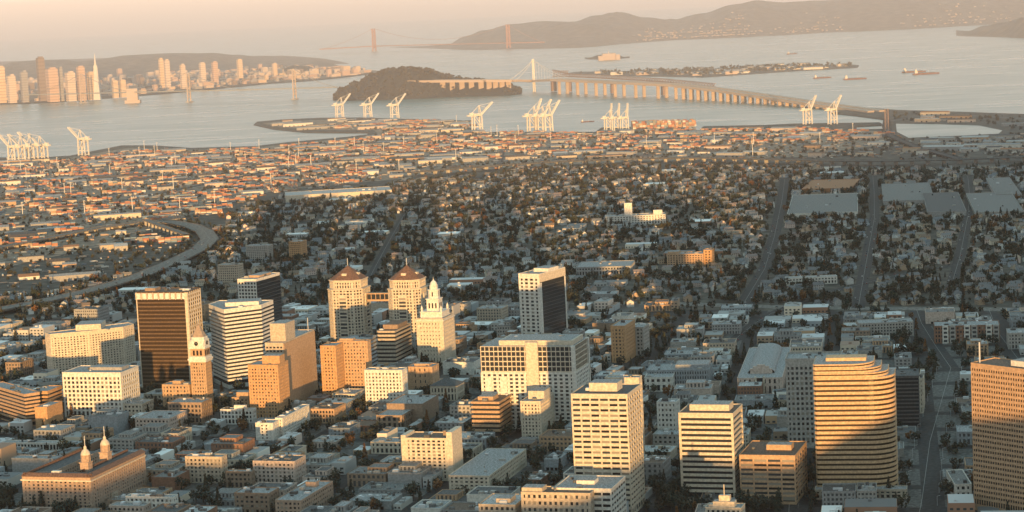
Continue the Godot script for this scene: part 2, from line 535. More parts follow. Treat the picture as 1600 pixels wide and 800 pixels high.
func courthouse(x: float, z: float, w: float, d: float, h: float, yaw: float, label: String, short: String) -> void:
	var t := tower("classical_hall", label, "building", short, x, z, w, d, h, yaw, {st = "punch", n = 2, bay = 4.5, sp = 0.3, pw = 0.5, wall = "cream", units = 0, para = 0.0, top = 3.0})
	one(t, "hipped_roof", "roof_dark", func(s):
		var a := Vector3(-w / 2 - 1, h, d / 2 + 1)
		var b := Vector3(w / 2 + 1, h, d / 2 + 1)
		var c := Vector3(w / 2 + 1, h, -d / 2 - 1)
		var e := Vector3(-w / 2 - 1, h, -d / 2 - 1)
		var r1 := Vector3(-w / 2 + d / 2, h + 7, 0)
		var r2 := Vector3(w / 2 - d / 2, h + 7, 0)
		if r1.x > r2.x: r1.x = -1.0
		if r2.x < r1.x: r2.x = 1.0
		s.quad(a, r1, r2, b); s.quad(c, r2, r1, e); s.tri(b, r2, c); s.tri(e, r1, a))

func gabled(t: Node3D, w: float, d: float, h: float, rise: float, material: String) -> void:
	one(t, "roof", material, func(s):
		var a := Vector3(-w / 2 - 0.6, h, d / 2 + 0.6)
		var b := Vector3(w / 2 + 0.6, h, d / 2 + 0.6)
		var c := Vector3(w / 2 + 0.6, h, -d / 2 - 0.6)
		var e := Vector3(-w / 2 - 0.6, h, -d / 2 - 0.6)
		var r1 := Vector3(-w / 2 - 0.6, h + rise, 0)
		var r2 := Vector3(w / 2 + 0.6, h + rise, 0)
		s.quad(a, r1, r2, b); s.quad(c, r2, r1, e); s.tri(b, r2, c); s.tri(e, r1, a))

# ---------------------------------------------------------------- land, hills, water

func sheet(poly: PackedVector2Array, cell: float, lift: float) -> ArrayMesh:
	# a flat sheet that follows the curved datum, cut into cells
	var s := Shape.new()
	var lo := poly[0]
	var hi := poly[0]
	for p in poly:
		lo = lo.min(p)
		hi = hi.max(p)
	var nx := int((hi.x - lo.x) / cell) + 1
	var nz := int((hi.y - lo.y) / cell) + 1
	for i in nx:
		for j in nz:
			var o := lo + Vector2(i, j) * cell
			var q := PackedVector2Array([o, o + Vector2(cell, 0), o + Vector2(cell, cell), o + Vector2(0, cell)])
			for piece in Geometry2D.intersect_polygons(poly, q):
				var ids := Geometry2D.triangulate_polygon(piece)
				for k in range(0, ids.size(), 3):
					var v := []
					for m in 3:
						var p: Vector2 = piece[ids[k + m]]
						v.append(Vector3(p.x, lift + drop(p.x, p.y), p.y))
					s.tri(v[0], v[1], v[2], Vector3.UP)
	return s.mesh()

func bank(s: Shape, poly: PackedVector2Array, lift: float) -> void:
	# the rubble slope where land meets water
	var area := 0.0
	for i in poly.size():
		area += poly[i].cross(poly[(i + 1) % poly.size()])
	for i in poly.size():
		var a := poly[i]
		var b := poly[(i + 1) % poly.size()]
		var k := maxi(1, int(a.distance_to(b) / 400.0))
		var run := (b - a).normalized()
		var out := Vector2(run.y, -run.x) * signf(area) * 8.0
		for j in k:
			var p := a.lerp(b, float(j) / k)
			var q := a.lerp(b, float(j + 1) / k)
			s.quad(Vector3(p.x, lift + drop(p.x, p.y), p.y), Vector3(q.x, lift + drop(q.x, q.y), q.y), Vector3(q.x + out.x, -1.0 + drop(q.x, q.y), q.y + out.y), Vector3(p.x + out.x, -1.0 + drop(p.x, p.y), p.y + out.y))

# rows: [shore x, shore z, ridge x, ridge z, ridge height]
func ridge(called: String, rows: Array, material: Material, rough: float, cut: float, back := 1.5) -> MeshInstance3D:
	var n := FastNoiseLite.new()
	n.seed = rows.size() * 7 + int(rough)
	n.frequency = cut
	n.fractal_octaves = 5
	n.fractal_type = FastNoiseLite.FRACTAL_RIDGED
	var sub := 10
	var deep := 26
	var grid := []
	for i in (rows.size() - 1) * sub + 1:
		var k := mini(i / sub, rows.size() - 2)
		var f := float(i) / sub - k
		var f2 := f * f * (3.0 - 2.0 * f)
		var a: Array = rows[k]
		var b: Array = rows[k + 1]
		var base := Vector2(lerpf(a[0], b[0], f), lerpf(a[1], b[1], f))
		var top := Vector2(lerpf(a[2], b[2], f), lerpf(a[3], b[3], f))
		var h := lerpf(a[4], b[4], f2)
		var line := []
		for j in deep + 1:
			var v := float(j) / deep * back
			var p := base.lerp(top, v)
			var shape := 1.0
			if v < 1.0:
				shape = pow(sin(v * PI / 2), 1.25)
			else:
				shape = maxf(0.0, 1.0 - pow((v - 1.0) / (back - 1.0), 2.0))
			var bump := n.get_noise_2d(p.x, p.y) * 0.5 * clampf(h / (rough + 1.0), 0.0, 1.0)
			var y := h * shape + bump * rough * sin(clampf(v, 0.0, 1.0) * PI)
			line.append(Vector3(p.x, maxf(y, -2.0 if j == 0 else 1.0) + drop(p.x, p.y), p.y))
		grid.append(line)
	grids[called] = grid
	var st := SurfaceTool.new()
	st.begin(Mesh.PRIMITIVE_TRIANGLES)
	st.set_smooth_group(0)
	for i in grid.size() - 1:
		for j in deep:
			for v in [grid[i][j], grid[i][j + 1], grid[i + 1][j + 1], grid[i][j], grid[i + 1][j + 1], grid[i + 1][j]]:
				st.add_vertex(v)
	st.index()
	st.generate_normals()
	return setting(called, st.commit(), material)

func ribbon(called: String, pts: PackedVector2Array, width: float, material: Material, lift: float, thick := 0.0) -> void:
	roads.append([pts, width, lift])
	var s := Shape.new()
	var left := []
	var right := []
	for i in pts.size():
		var d := (pts[mini(i + 1, pts.size() - 1)] - pts[maxi(i - 1, 0)]).normalized()
		var n := Vector2(-d.y, d.x) * width * 0.5
		left.append(pts[i] + n)
		right.append(pts[i] - n)
	var lines := Shape.new()
	for i in pts.size() - 1:
		var k := maxi(1, int(pts[i].distance_to(pts[i + 1]) / 300.0))
		for j in k:
			var q := []
			for e in [[left, j], [left, j + 1], [right, j + 1], [right, j]]:
				var p: Vector2 = e[0][i].lerp(e[0][i + 1], float(e[1]) / k)
				q.append(ground_at(p.x, p.y, lift))
			s.quad(q[0], q[1], q[2], q[3])
			if thick > 0.0:
				var dn := Vector3(0, thick, 0)
				s.quad(q[0] - dn, q[1] - dn, q[1] + Vector3(0, 0.9, 0), q[0] + Vector3(0, 0.9, 0))
				s.quad(q[3] - dn, q[2] - dn, q[2] + Vector3(0, 0.9, 0), q[3] + Vector3(0, 0.9, 0))
				s.quad(q[0] - dn, q[1] - dn, q[2] - dn, q[3] - dn)
			for side in [0.5]:
				var a: Vector3 = q[0].lerp(q[3], side) + Vector3(0, 0.06, 0)
				var b: Vector3 = q[1].lerp(q[2], side) + Vector3(0, 0.06, 0)
				var w := (b - a).cross(Vector3.UP).normalized() * (0.22 if side == 0.5 else 0.1)
				lines.quad(a - w, b - w, b + w, a + w)
	var o := setting(called, s.mesh(), material)
	part(o, "lane_marking", lines.mesh(), mats["marking"]).set_meta("kind", "stuff")
	if thick > 0.0:
		for i in pts.size() - 1:
			var k := maxi(1, int(pts[i].distance_to(pts[i + 1]) / 34.0))
			for j in k:
				var p := pts[i].lerp(pts[i + 1], float(j) / k)
				part(o, "column", cube, mats["concrete"], ground_at(p.x, p.y, (lift - thick) / 2), 0.0, Vector3(width * 0.35, lift - thick, 2.0))

# ---------------------------------------------------------------- plants

func crown_mesh(sd: int, tall: float, wide: float, leaves: int, leaf: float, pointed: bool) -> ArrayMesh:
	var r := RandomNumberGenerator.new()
	r.seed = sd
	var lobes := []
	for i in 7:
		lobes.append(Vector4(r.randf_range(-0.5, 0.5) * wide * 0.62, tall * r.randf_range(0.38, 0.86), r.randf_range(-0.5, 0.5) * wide * 0.62, wide * r.randf_range(0.2, 0.34)))
	var s := Shape.new()
	for i in leaves:
		var p: Vector3
		if pointed:
			var y := pow(r.randf(), 1.3)
			p = Vector3.FORWARD.rotated(Vector3.UP, r.randf() * TAU) * (1.0 - y) * wide * 0.5 * sqrt(r.randf_range(0.35, 1.0)) + Vector3(0, tall * (0.12 + y * 0.88), 0)
		else:
			var l: Vector4 = lobes[r.randi() % 7]
			var dir := Vector3(r.randfn(), r.randfn(), r.randfn()).normalized()
			p = Vector3(l.x, l.y, l.z) + dir * l.w * r.randf_range(0.6, 1.05)
		var b := Basis.from_euler(Vector3(r.randf() * TAU, r.randf() * TAU, r.randf() * TAU))
		var k := leaf * r.randf_range(0.6, 1.3)
		s.tint = Color(1, 1, 1) * r.randf_range(0.7, 1.15)
		s.quad(p - b.x * k - b.y * k * 0.6, p - b.x * k * 0.7 + b.y * k * 0.6, p + b.x * k + b.y * k * 0.7, p + b.x * k * 0.8 - b.y * k * 0.6)
	return s.mesh()

func trunk_mesh(tall: float, r: float) -> ArrayMesh:
	var s := Shape.new()
	lathe(s, [[r * 1.4, -0.5], [r, tall * 0.2], [r * 0.7, tall * 0.5], [r * 0.25, tall * 0.8]], 7)
	for k in 4:
		var a := Vector3(0, tall * (0.3 + 0.08 * k), 0)
		s.bar(a, a + Vector3(tall * 0.2, tall * 0.2, 0).rotated(Vector3.UP, k * 1.9), r * 0.5)
	return s.mesh()

func mass_of(called: String, m: Mesh, material: Material, where: Array, tints: Array) -> void:
	var mm := MultiMesh.new()
	mm.transform_format = MultiMesh.TRANSFORM_3D
	mm.use_colors = true
	mm.mesh = m
	mm.instance_count = where.size()
	for i in where.size():
		mm.set_instance_transform(i, where[i])
		mm.set_instance_color(i, tints[i])
	var o := MultiMeshInstance3D.new()
	o.name = called
	o.multimesh = mm
	o.material_override = material
	add_child(o)
	o.set_meta("kind", "stuff")
	o.set_meta("label", {"distant_houses": "pale pitched-roof houses packed among trees beyond the near streets", "distant_woodland": "dark trees growing between the houses beyond the freeway"}.get(called, "small far details"))

func vcol(called: String, rough := 0.85, back := false) -> StandardMaterial3D:
	var m := mat(called, Color.WHITE, rough)
	m.vertex_color_use_as_albedo = true
	if back:
		m.backlight_enabled = true
		m.backlight = lin(0.02, 0.025, 0.008)
	return m

# ---------------------------------------------------------------- port and bay

# A ship-to-shore crane: portal legs, sills, apex frame, boom (raised), back reach, machine house.
func crane(x: float, z: float, turn: float, raise: float, size: float, label: String) -> void:
	var t := thing("dock_crane", unique(label), "crane", ground_at(x, z), turn, "white container cranes along the quays")
	t.scale = Vector3.ONE * size
	var white: Material = mats["crane_white"]
	var legs := [Vector3(-9, 0, -15), Vector3(9, 0, -15), Vector3(-9, 0, 15), Vector3(9, 0, 15)]
	for l in legs:
		var s := Shape.new()
		s.bar(l, Vector3(l.x, 62, l.z * 0.9), 3.8)
		part(t, "leg", s.mesh(), white)
	var f := Shape.new()
	for sx in [-9, 9]:
		f.bar(Vector3(sx, 17, -15), Vector3(sx, 17, 15), 2.6)
		f.bar(Vector3(sx, 60, -14), Vector3(sx, 60, 14), 2.6)
		f.bar(Vector3(sx, 18, -15), Vector3(sx, 58, 13), 1.8)
	for sz in [-15, 15]:
		f.bar(Vector3(-9, 4, sz), Vector3(9, 4, sz), 2.4)
		f.bar(Vector3(-9, 59, sz * 0.9), Vector3(9, 59, sz * 0.9), 2.2)
	part(t, "portal_frame", f.mesh(), white)
	var a := Shape.new()
	a.bar(Vector3(-8, 61, -13), Vector3(-1.5, 88, -10), 2.2)
	a.bar(Vector3(8, 61, -13), Vector3(1.5, 88, -10), 2.2)
	a.bar(Vector3(0, 88, -10), Vector3(0, 62, 20), 1.5)
	part(t, "apex_frame", a.mesh(), white)
	var girder := Shape.new()
	for sx in [-3.5, 3.5]:
		girder.bar(Vector3(sx, 56, -14), Vector3(sx, 56, 36), 3.0, 5.0)
	girder.bar(Vector3(-3.5, 56, 35), Vector3(3.5, 56, 35), 2.0)
	part(t, "back_reach", girder.mesh(), white)
	var b := Shape.new()
	var tip := Vector3(0, 56 + sin(raise) * 62, -15 - cos(raise) * 62)
	for sx in [-3.5, 3.5]:
		b.bar(Vector3(sx, 56, -15), tip + Vector3(sx, 0, 0), 3.0, 4.6)
	for k in 6:
		var c := Vector3(0, 56, -15).lerp(tip, (k + 0.7) / 6.0)
		b.bar(c - Vector3(3.5, 0, 0), c + Vector3(3.5, 0, 0), 1.3)
	part(t, "boom", b.mesh(), white)
	var stay := Shape.new()
	stay.bar(Vector3(0, 88, -10), Vector3(0, 56, -15).lerp(tip, 0.55), 0.9)
	stay.bar(Vector3(0, 88, -10), Vector3(0, 56, -15).lerp(tip, 0.95), 0.9)
	part(t, "stay", stay.mesh(), white)
	part(t, "machine_house", unit_mesh, white, Vector3(0, 62, 20), 0, Vector3(9, 7, 14))
	part(t, "cabin", unit_mesh, mats["pane"], Vector3(0, 52, -8), 0, Vector3(4, 3.5, 4))

func bridge_deck(s: Shape, pts: Array, wide: float, thick: float) -> void:
	for i in pts.size() - 1:
		s.bar(pts[i], pts[i + 1], wide, thick)

func lattice_tower(t: Node3D, at: Vector3, h: float, spread: float, leg: float, along: Vector3, material: Material, called := "tower_frame") -> void:
	var across := along.cross(Vector3.UP).normalized()
	var s := Shape.new()
	var a := at + across * spread
	var b := at - across * spread
	s.bar(a, a + Vector3(0, h, 0) - across * spread * 0.15, leg)
	s.bar(b, b + Vector3(0, h, 0) + across * spread * 0.15, leg)
	var k := 5
	for i in k:
		var y0 := h * (0.1 + 0.85 * i / k)
		var y1 := h * (0.1 + 0.85 * (i + 1) / k)
		s.bar(a + Vector3(0, y0, 0), b + Vector3(0, y1, 0), leg * 0.35)
		s.bar(b + Vector3(0, y0, 0), a + Vector3(0, y1, 0), leg * 0.35)
		s.bar(a + Vector3(0, y1, 0), b + Vector3(0, y1, 0), leg * 0.5)
	part(t, called, s.mesh(), material)
	part(t, "footing", unit_mesh, mats["concrete"], at + Vector3(0, 2, 0), atan2(across.x, across.z), Vector3(leg * 4, 8, spread * 2.8))

func cable(s: Shape, a: Vector3, b: Vector3, sag: float, t: float) -> void:
	var prev := a
	for i in range(1, 17):
		var f := i / 16.0
		var p := a.lerp(b, f) - Vector3(0, sag * 4.0 * f * (1.0 - f), 0)
		s.bar(prev, p, t)
		prev = p

func ship(x: float, z: float, turn: float, long: float, label: String) -> void:
	var t := thing("barge", unique(label), "ship", Vector3(x, drop(x, z), z), turn, "ships lying in the bay")
	one(t, "hull", "ship_red", func(s):
		var p := PackedVector2Array([Vector2(-long / 2, -long * 0.07), Vector2(long * 0.4, -long * 0.07), Vector2(long / 2, 0), Vector2(long * 0.4, long * 0.07), Vector2(-long / 2, long * 0.07)])
		s.prism(p, -1.0, long * 0.05))
	one(t, "deck_house", "white", func(s): s.prism(rect(long * 0.1, long * 0.11, -long * 0.38, 0), long * 0.05, long * 0.15); s.prism(rect(long * 0.06, long * 0.08, -long * 0.38, 0), long * 0.15, long * 0.19))
	one(t, "hatch_cover", "roof_dark", func(s):
		for k in 5:
			s.prism(rect(long * 0.11, long * 0.1, -long * 0.24 + k * long * 0.13, 0), long * 0.05, long * 0.062))
	one(t, "mast", "metal", func(s): s.bar(Vector3(long * 0.1, 0, 0), Vector3(long * 0.1, long * 0.16, 0), 1.0))

# ---------------------------------------------------------------- the scene

func _ready() -> void:
	rng.seed = 20
	camera_and_light()
	materials()
	land_and_water()
	freeways()
	landmarks()
	mid_buildings()
	city_fill()
	west_side()
	port()
	bay()
	far_city()
	street_life()
	settle_labels()

func camera_and_light() -> void:
	var cam := Camera3D.new()
	cam.name = "camera"
	add_child(cam)
	cam.transform = Transform3D(Basis(Vector3(0.998882, -0.046958, 0.005516), Vector3(0.047281, 0.992060, -0.116540), Vector3(-0.000000, 0.116671, 0.993171)), Vector3(0, 493, 0))
	cam.fov = rad_to_deg(2.0 * atan(400.0 / 3543.0))
	cam.near = 5.0
	cam.far = 200000.0
	cam.current = true
	var e := Environment.new()
	e.background_mode = Environment.BG_SKY
	var sky := ProceduralSkyMaterial.new()
	sky.sky_top_color = Color(0.51, 0.63, 0.655)
	sky.sky_horizon_color = Color(1.0, 0.85, 0.75)
	sky.sky_curve = 0.11
	sky.ground_horizon_color = Color(0.70, 0.62, 0.56)
	sky.ground_bottom_color = Color(0.35, 0.33, 0.31)
	sky.sun_angle_max = 20.0
	e.sky = Sky.new()
	e.sky.sky_material = sky
	e.background_energy_multiplier = 1.12
	e.tonemap_mode = Environment.TONE_MAPPER_LINEAR
	e.tonemap_exposure = 1.95
	e.fog_enabled = true
	e.fog_density = 0.000007
	e.fog_light_color = Color(0.98, 0.97, 1.0)
	e.volumetric_fog_enabled = true   # for the bank of marine haze over the bay
	e.volumetric_fog_density = 0.0
	e.sdfgi_enabled = true
	e.ssao_enabled = true
	e.ssil_enabled = true
	var we := WorldEnvironment.new()
	we.name = "environment"
	we.environment = e
	add_child(we)
	var sun := DirectionalLight3D.new()
	sun.name = "sun"
	add_child(sun)
	sun.rotation_degrees = Vector3(-SUN_HIGH, SUN_SIDE, 0)
	sun.light_color = Color(1.0, 0.77, 0.48)
	sun.light_energy = 1.6
	sun.light_angular_distance = 0.5
	sun.shadow_enabled = true

func materials() -> void:
	noise_fine = noise_tex(0.02, 0.72, 1.0, 512, 3, 5)
	noise_coarse = noise_tex(0.012, 0.45, 1.0, 1024, 9, 6)
	for c in [["white", .70, .67, .61], ["cream", .62, .54, .43], ["buff", .5, .42, .33], ["gold", .57, .39, .23], ["tan", .48, .32, .2], ["brick_tan", .46, .31, .19], ["brick_orange", .52, .31, .16], ["brick_pink", .44, .32, .24], ["brick", .27, .15, .1], ["brown", .3, .22, .16],
			["concrete", .4, .385, .355], ["grey", .33, .33, .325], ["blue_grey", .3, .33, .35], ["dark_grey", .11, .11, .11], ["bronze", .13, .085, .05], ["pale_pink", .58, .47, .4], ["painted_room_shade", .03, .03, .03],
			["roof_grey", .42, .43, .435], ["roof_dark", .13, .135, .14], ["roof_white", .62, .62, .61], ["roof_brown", .22, .15, .11], ["roof_dull", .25, .25, .245], ["roof_tile", .25, .135, .09], ["copper", .36, .27, .2], ["rust", .36, .17, .08], ["crane_white", .72, .7, .66], ["ship_red", .2, .1, .08], ["bridge_grey", .5, .4, .32], ["bridge_steel", .3, .32, .32], ["bridge_red", .42, .2, .12], ["truss_brown", .3, .21, .17]]:
		mat(c[0], lin(c[1], c[2], c[3]), 0.85, noise_coarse if c[0].begins_with("roof_") else noise_fine, 0.03)
	mat("metal", lin(.45, .46, .47), 0.45)
	mat("marking", lin(.22, .22, .21), 0.8)
	mat("glass", lin(.035, .04, .045), 0.14, noise_fine, 0.05, 0.55)
	mat("glass_bronze", lin(.05, .034, .02), 0.2, noise_fine, 0.05, 0.5)
	mat("pane", lin(.04, .045, .05), 0.12, null, 1.0, 0.55)
	mat("pane_blind", lin(.2, .18, .15), 0.5)
	mat("pane_soft", lin(.07, .073, .075), 0.25)
	mat("pane_dark", lin(.015, .015, .016), 0.2)
	mat("asphalt", lin(.04, .041, .043), 0.9, noise_coarse, 0.012)
	mat("pavement", lin(.15, .147, .14), 0.9, noise_coarse, 0.015)
	mat("land", lin(.11, .098, .08), 0.95, noise_coarse, 0.0022)
	mat("freeway_concrete", lin(.25, .225, .2), 0.9, noise_coarse, 0.01)
	mat("dock_ground", lin(.36, .275, .205), 0.95, noise_coarse, 0.003)
	mat("hill_far", lin(.22, .165, .125), 1.0, noise_coarse, 0.0006)
	mat("hill_wooded", lin(.055, .05, .032), 1.0, noise_coarse, 0.004)
	mat("rubble", lin(.12, .1, .085), 0.95, noise_coarse, 0.01)
	vcol("leaf", 0.9, true)
	vcol("painted", 0.85)
	var w := mat("water", lin(.045, .13, .118), 0.22, null, 1.0, 0.5)
	w.roughness_texture = noise_tex(0.01, 0.68, 1.0, 1024, 31, 5)
	w.roughness = 0.36
	w.uv1_triplanar = true
	w.uv1_world_triplanar = true
	w.uv1_scale = Vector3(0.00016, 0.0004, 0.0005)
	cube = BoxMesh.new()
	# a roof unit: casing with a lid and a recessed grille
	var u := Shape.new()
	u.box(Vector3(0, -0.04, 0), Vector3(1, 0.92, 1))
	u.box(Vector3(0, 0.46, 0), Vector3(0.9, 0.08, 0.9))
	u.box(Vector3(0, 0.0, 0.505), Vector3(0.7, 0.5, 0.02))
	unit_mesh = u.mesh()
	var pm := Shape.new()
	lathe(pm, [[0.5, -0.5], [0.5, 0.3], [0.62, 0.34], [0.62, 0.5], [0.0, 0.55]], 12)
	pipe_mesh = pm.mesh()
	var pi := Shape.new()
	pi.prism(rect(1.6, 1.6), 0.0, 3.0)
	pi.cone(rect(1.6, 1.6), 3.0, Vector3(0, 6.0, 0))
	pinnacle_mesh = pi.mesh()
	var cu := Shape.new()
	cu.prism(rect(9.0, 9.0), 0.0, 8.0)
	cu.prism(rect(10.2, 10.2), 8.0, 9.0)
	cu.prism(octagon(3.9, 1.8), 9.0, 16.0)
	for k in 8:
		cu.bar(Vector3(0, 9, 4.2).rotated(Vector3.UP, k * TAU / 8 + 0.39), Vector3(0, 16, 4.2).rotated(Vector3.UP, k * TAU / 8 + 0.39), 0.8)
	cupola_mesh = cu.mesh()
	var cd := Shape.new()
	lathe(cd, [[4.8, 16.0], [4.7, 17.0], [4.0, 19.0], [2.9, 20.6], [1.6, 21.6], [1.4, 24.0], [0.6, 25.0], [0.0, 26.0]], 14)
	cupola_dome = cd.mesh()
	var sm := Shape.new()
	sm.bar(Vector3(0, 25, 0), Vector3(0, 35, 0), 0.5)
	sm.bar(Vector3(-0.9, 31, 0), Vector3(0.9, 31, 0), 0.35)
	spire_mesh = sm.mesh()

var mainland: PackedVector2Array

func land_and_water() -> void:
	var sea := Shape.new()
	var zs := [4000.0, 0.0, -4000.0, -7000.0, -10000.0, -13000.0, -17000.0, -22000.0, -28000.0, -36000.0, -46000.0, -58000.0, -72000.0]
	for i in zs.size() - 1:
		for j in range(-10, 10):
			var q := []
			for c in [[j, i], [j, i + 1], [j + 1, i + 1], [j + 1, i]]:
				var x: float = c[0] * 3000.0
				q.append(Vector3(x, drop(x, zs[c[1]]), zs[c[1]]))
			sea.tri(q[0], q[1], q[2], Vector3.UP)
			sea.tri(q[0], q[2], q[3], Vector3.UP)
	setting("water", sea.mesh(), mats["water"])
	mainland = PackedVector2Array([Vector2(-2525, -7493), Vector2(-1909, -7937), Vector2(-1598, -7733), Vector2(-1493, -7754), Vector2(-1393, -8206), Vector2(-1263, -8114), Vector2(-1091, -7860), Vector2(-862, -7797), Vector2(-764, -7928), Vector2(-571, -8067), Vector2(-491, -8171), Vector2(-502, -8293), Vector2(-591, -8361), Vector2(-745, -8500), Vector2(-897, -8822), Vector2(-1020, -9226), Vector2(-1030, -9419), Vector2(-937, -9507), Vector2(-775, -9489), Vector2(-606, -9368), Vector2(-356, -9034), Vector2(-168, -8784), Vector2(-142, -8301), Vector2(-69, -7976), Vector2(302, -7689), Vector2(334, -7920), Vector2(617, -7769), Vector2(612, -7554), Vector2(646, -7527), Vector2(674, -7722), Vector2(882, -7629), Vector2(969, -7633), Vector2(1234, -7489), Vector2(1219, -7373), Vector2(1131, -7356), Vector2(1107, -7201), Vector2(1201, -7161), Vector2(1284, -7637), Vector2(1230, -7924), Vector2(1173, -8146), Vector2(1320, -8420), Vector2(1402, -8137), Vector2(1574, -7850), Vector2(1730, -7566), Vector2(2004, -7027)])
	mainland.append_array([Vector2(9000, -6000), Vector2(9000, 3800), Vector2(-9000, 3800), Vector2(-9000, -5200)])
	setting("ground", sheet(mainland, 400.0, GROUND), mats["land"])
	var b := Shape.new()
	bank(b, mainland, GROUND)
	setting("shore_bank", b.mesh(), mats["rubble"])
	setting("lagoon_water", sheet(PackedVector2Array([Vector2(1268, -7369), Vector2(1388, -7236), Vector2(1481, -7091), Vector2(1496, -6832), Vector2(1457, -6706), Vector2(1342, -6702), Vector2(1249, -6711), Vector2(1191, -6709), Vector2(1205, -6993)]), 900.0, GROUND + 0.4), mats["water"])
	setting("dock_apron", sheet(PackedVector2Array([Vector2(-2019, -7194), Vector2(-1706, -7625), Vector2(-1474, -7651), Vector2(-1341, -8034), Vector2(-1076, -7753), Vector2(-851, -7693), Vector2(-754, -7820), Vector2(-521, -7994), Vector2(-463, -8168), Vector2(-486, -8376), Vector2(-704, -8587), Vector2(-878, -8892), Vector2(-991, -9247), Vector2(-910, -9365), Vector2(-599, -9241), Vector2(-353, -8940), Vector2(-177, -8703), Vector2(-126, -7983), Vector2(299, -7621), Vector2(341, -7840), Vector2(607, -7702), Vector2(608, -7453), Vector2(675, -7612), Vector2(1155, -7064), Vector2(1099, -6503), Vector2(800, -6190), Vector2(368, -6299), Vector2(12, -6286), Vector2(-266, -6098), Vector2(-622, -5857), Vector2(-749, -5325), Vector2(-832, -4745), Vector2(-992, -4364), Vector2(-1180, -4146)]), 500.0, GROUND + 0.25), mats["dock_ground"])
	setting("street_asphalt", sheet(PackedVector2Array([Vector2(-964, -3666), Vector2(-343, -3504), Vector2(94, -3441), Vector2(420, -3303), Vector2(850, -3120), Vector2(479, -1771), Vector2(-532, -1958)]), 400.0, GROUND + 0.12), mats["asphalt"])
	# wooded island with the tunnel, and the flat island beside it
	ridge("island_hill", [[-845, -11181, -862, -11411, 1.0], [-789, -11059, -806, -11288, 47.0], [-710, -11046, -725, -11275, 75.4], [-630, -10997, -643, -11227, 114.4], [-550, -10949, -562, -11179, 134.1], [-456, -10920, -466, -11150, 140.0], [-369, -10898, -377, -11128, 127.2], [-272, -10931, -277, -11161, 93.2], [-148, -10869, -151, -11099, 67.7], [6, -10810, 6, -11040, 50.2], [61, -10854, 62, -11084, 14.6], [80, -10904, 81, -11134, 1.0]], mats["hill_wooded"], 22.0, 0.004, 2.0)
	var flat := PackedVector2Array([Vector2(348, -13243), Vector2(712, -12455), Vector2(1043, -11839), Vector2(1508, -12077), Vector2(1888, -12155), Vector2(1944, -12451), Vector2(1927, -12589), Vector2(1506, -12933), Vector2(1143, -12954), Vector2(826, -13127), Vector2(430, -13456)])
	setting("island_ground", sheet(flat, 900.0, 3.0), mats["land"])
	var fb := Shape.new()
	bank(fb, flat, 3.0)
	setting("island_bank", fb.mesh(), mats["rubble"])
	# hills over the strait, the long island at the edge and the prison island
	ridge("far_hills", [[-1139, -23244, -1142, -23304, 1.0], [-844, -22326, -863, -22826, 1.0], [-501, -21079, -532, -22379, 15.4], [-344, -20510, -384, -22909, 74.1], [-140, -20099, -162, -23299, 128.4], [85, -19884, 99, -23084, 177.2], [359, -19566, 418, -22765, 197.8], [624, -19259, 728, -22457, 180.3], [792, -19389, 923, -22586, 226.5], [1037, -19876, 1203, -23072, 248.0], [1278, -20144, 1480, -23337, 181.2], [1525, -20419, 1764, -23611, 139.2], [1805, -20331, 2087, -23518, 190.6], [2082, -20243, 2409, -23426, 267.8], [2291, -20331, 2649, -23511, 292.4], [2545, -20302, 2943, -23477, 262.4], [2930, -20600, 3381, -23768, 261.3], [3245, -20394, 3748, -23554, 290.5], [3634, -20323, 4198, -23473, 295.8], [4156, -20641, 4788, -23778, 295.5], [4757, -20726, 5473, -23845, 277.4], [5428, -19977, 6267, -23065, 328.3], [6054, -19285, 7012, -22338, 692.8], [6728, -18172, 7839, -21173, 420.0]], mats["hill_far"], 120.0, 0.0006)
	ridge("long_island", [[3486, -17466, 3662, -18349, 1.0], [3501, -17155, 3681, -18037, 11.1], [3576, -16829, 3763, -17710, 62.1], [3631, -16436, 3825, -17314, 88.6], [3666, -15985, 3868, -16862, 129.7], [3773, -15497, 3985, -16371, 161.1], [3925, -14915, 4154, -15786, 166.7], [4076, -14557, 4319, -15424, 1.0]], mats["hill_far"], 45.0, 0.002, 1.9)
	ridge("prison_island", [[579, -16026, 585, -16186, 1.0], [607, -15821, 613, -15980, 8.6], [661, -15731, 668, -15890, 26.3], [726, -15700, 734, -15860, 32.9], [791, -15670, 799, -15830, 21.8], [851, -15726, 860, -15886, 1.8], [880, -15758, 889, -15917, 1.0]], mats["hill_wooded"], 6.0, 0.01, 2.0)
	# the peninsula city: flat ground, then hills
	var sf := PackedVector2Array([Vector2(-3273, -12801), Vector2(-2815, -12685), Vector2(-2584, -12605), Vector2(-2355, -12713), Vector2(-2146, -12969), Vector2(-1980, -13080), Vector2(-1733, -13460), Vector2(-1444, -13978), Vector2(-1218, -14111), Vector2(-1042, -14424), Vector2(-835, -14961), Vector2(-838, -15339), Vector2(-1149, -16610), Vector2(-1510, -18817), Vector2(-2260, -20881), Vector2(-4024, -24487), Vector2(-5623, -25496), Vector2(-6461, -25406)])
	setting("peninsula_ground", sheet(sf, 1200.0, 5.0), mats["land"])
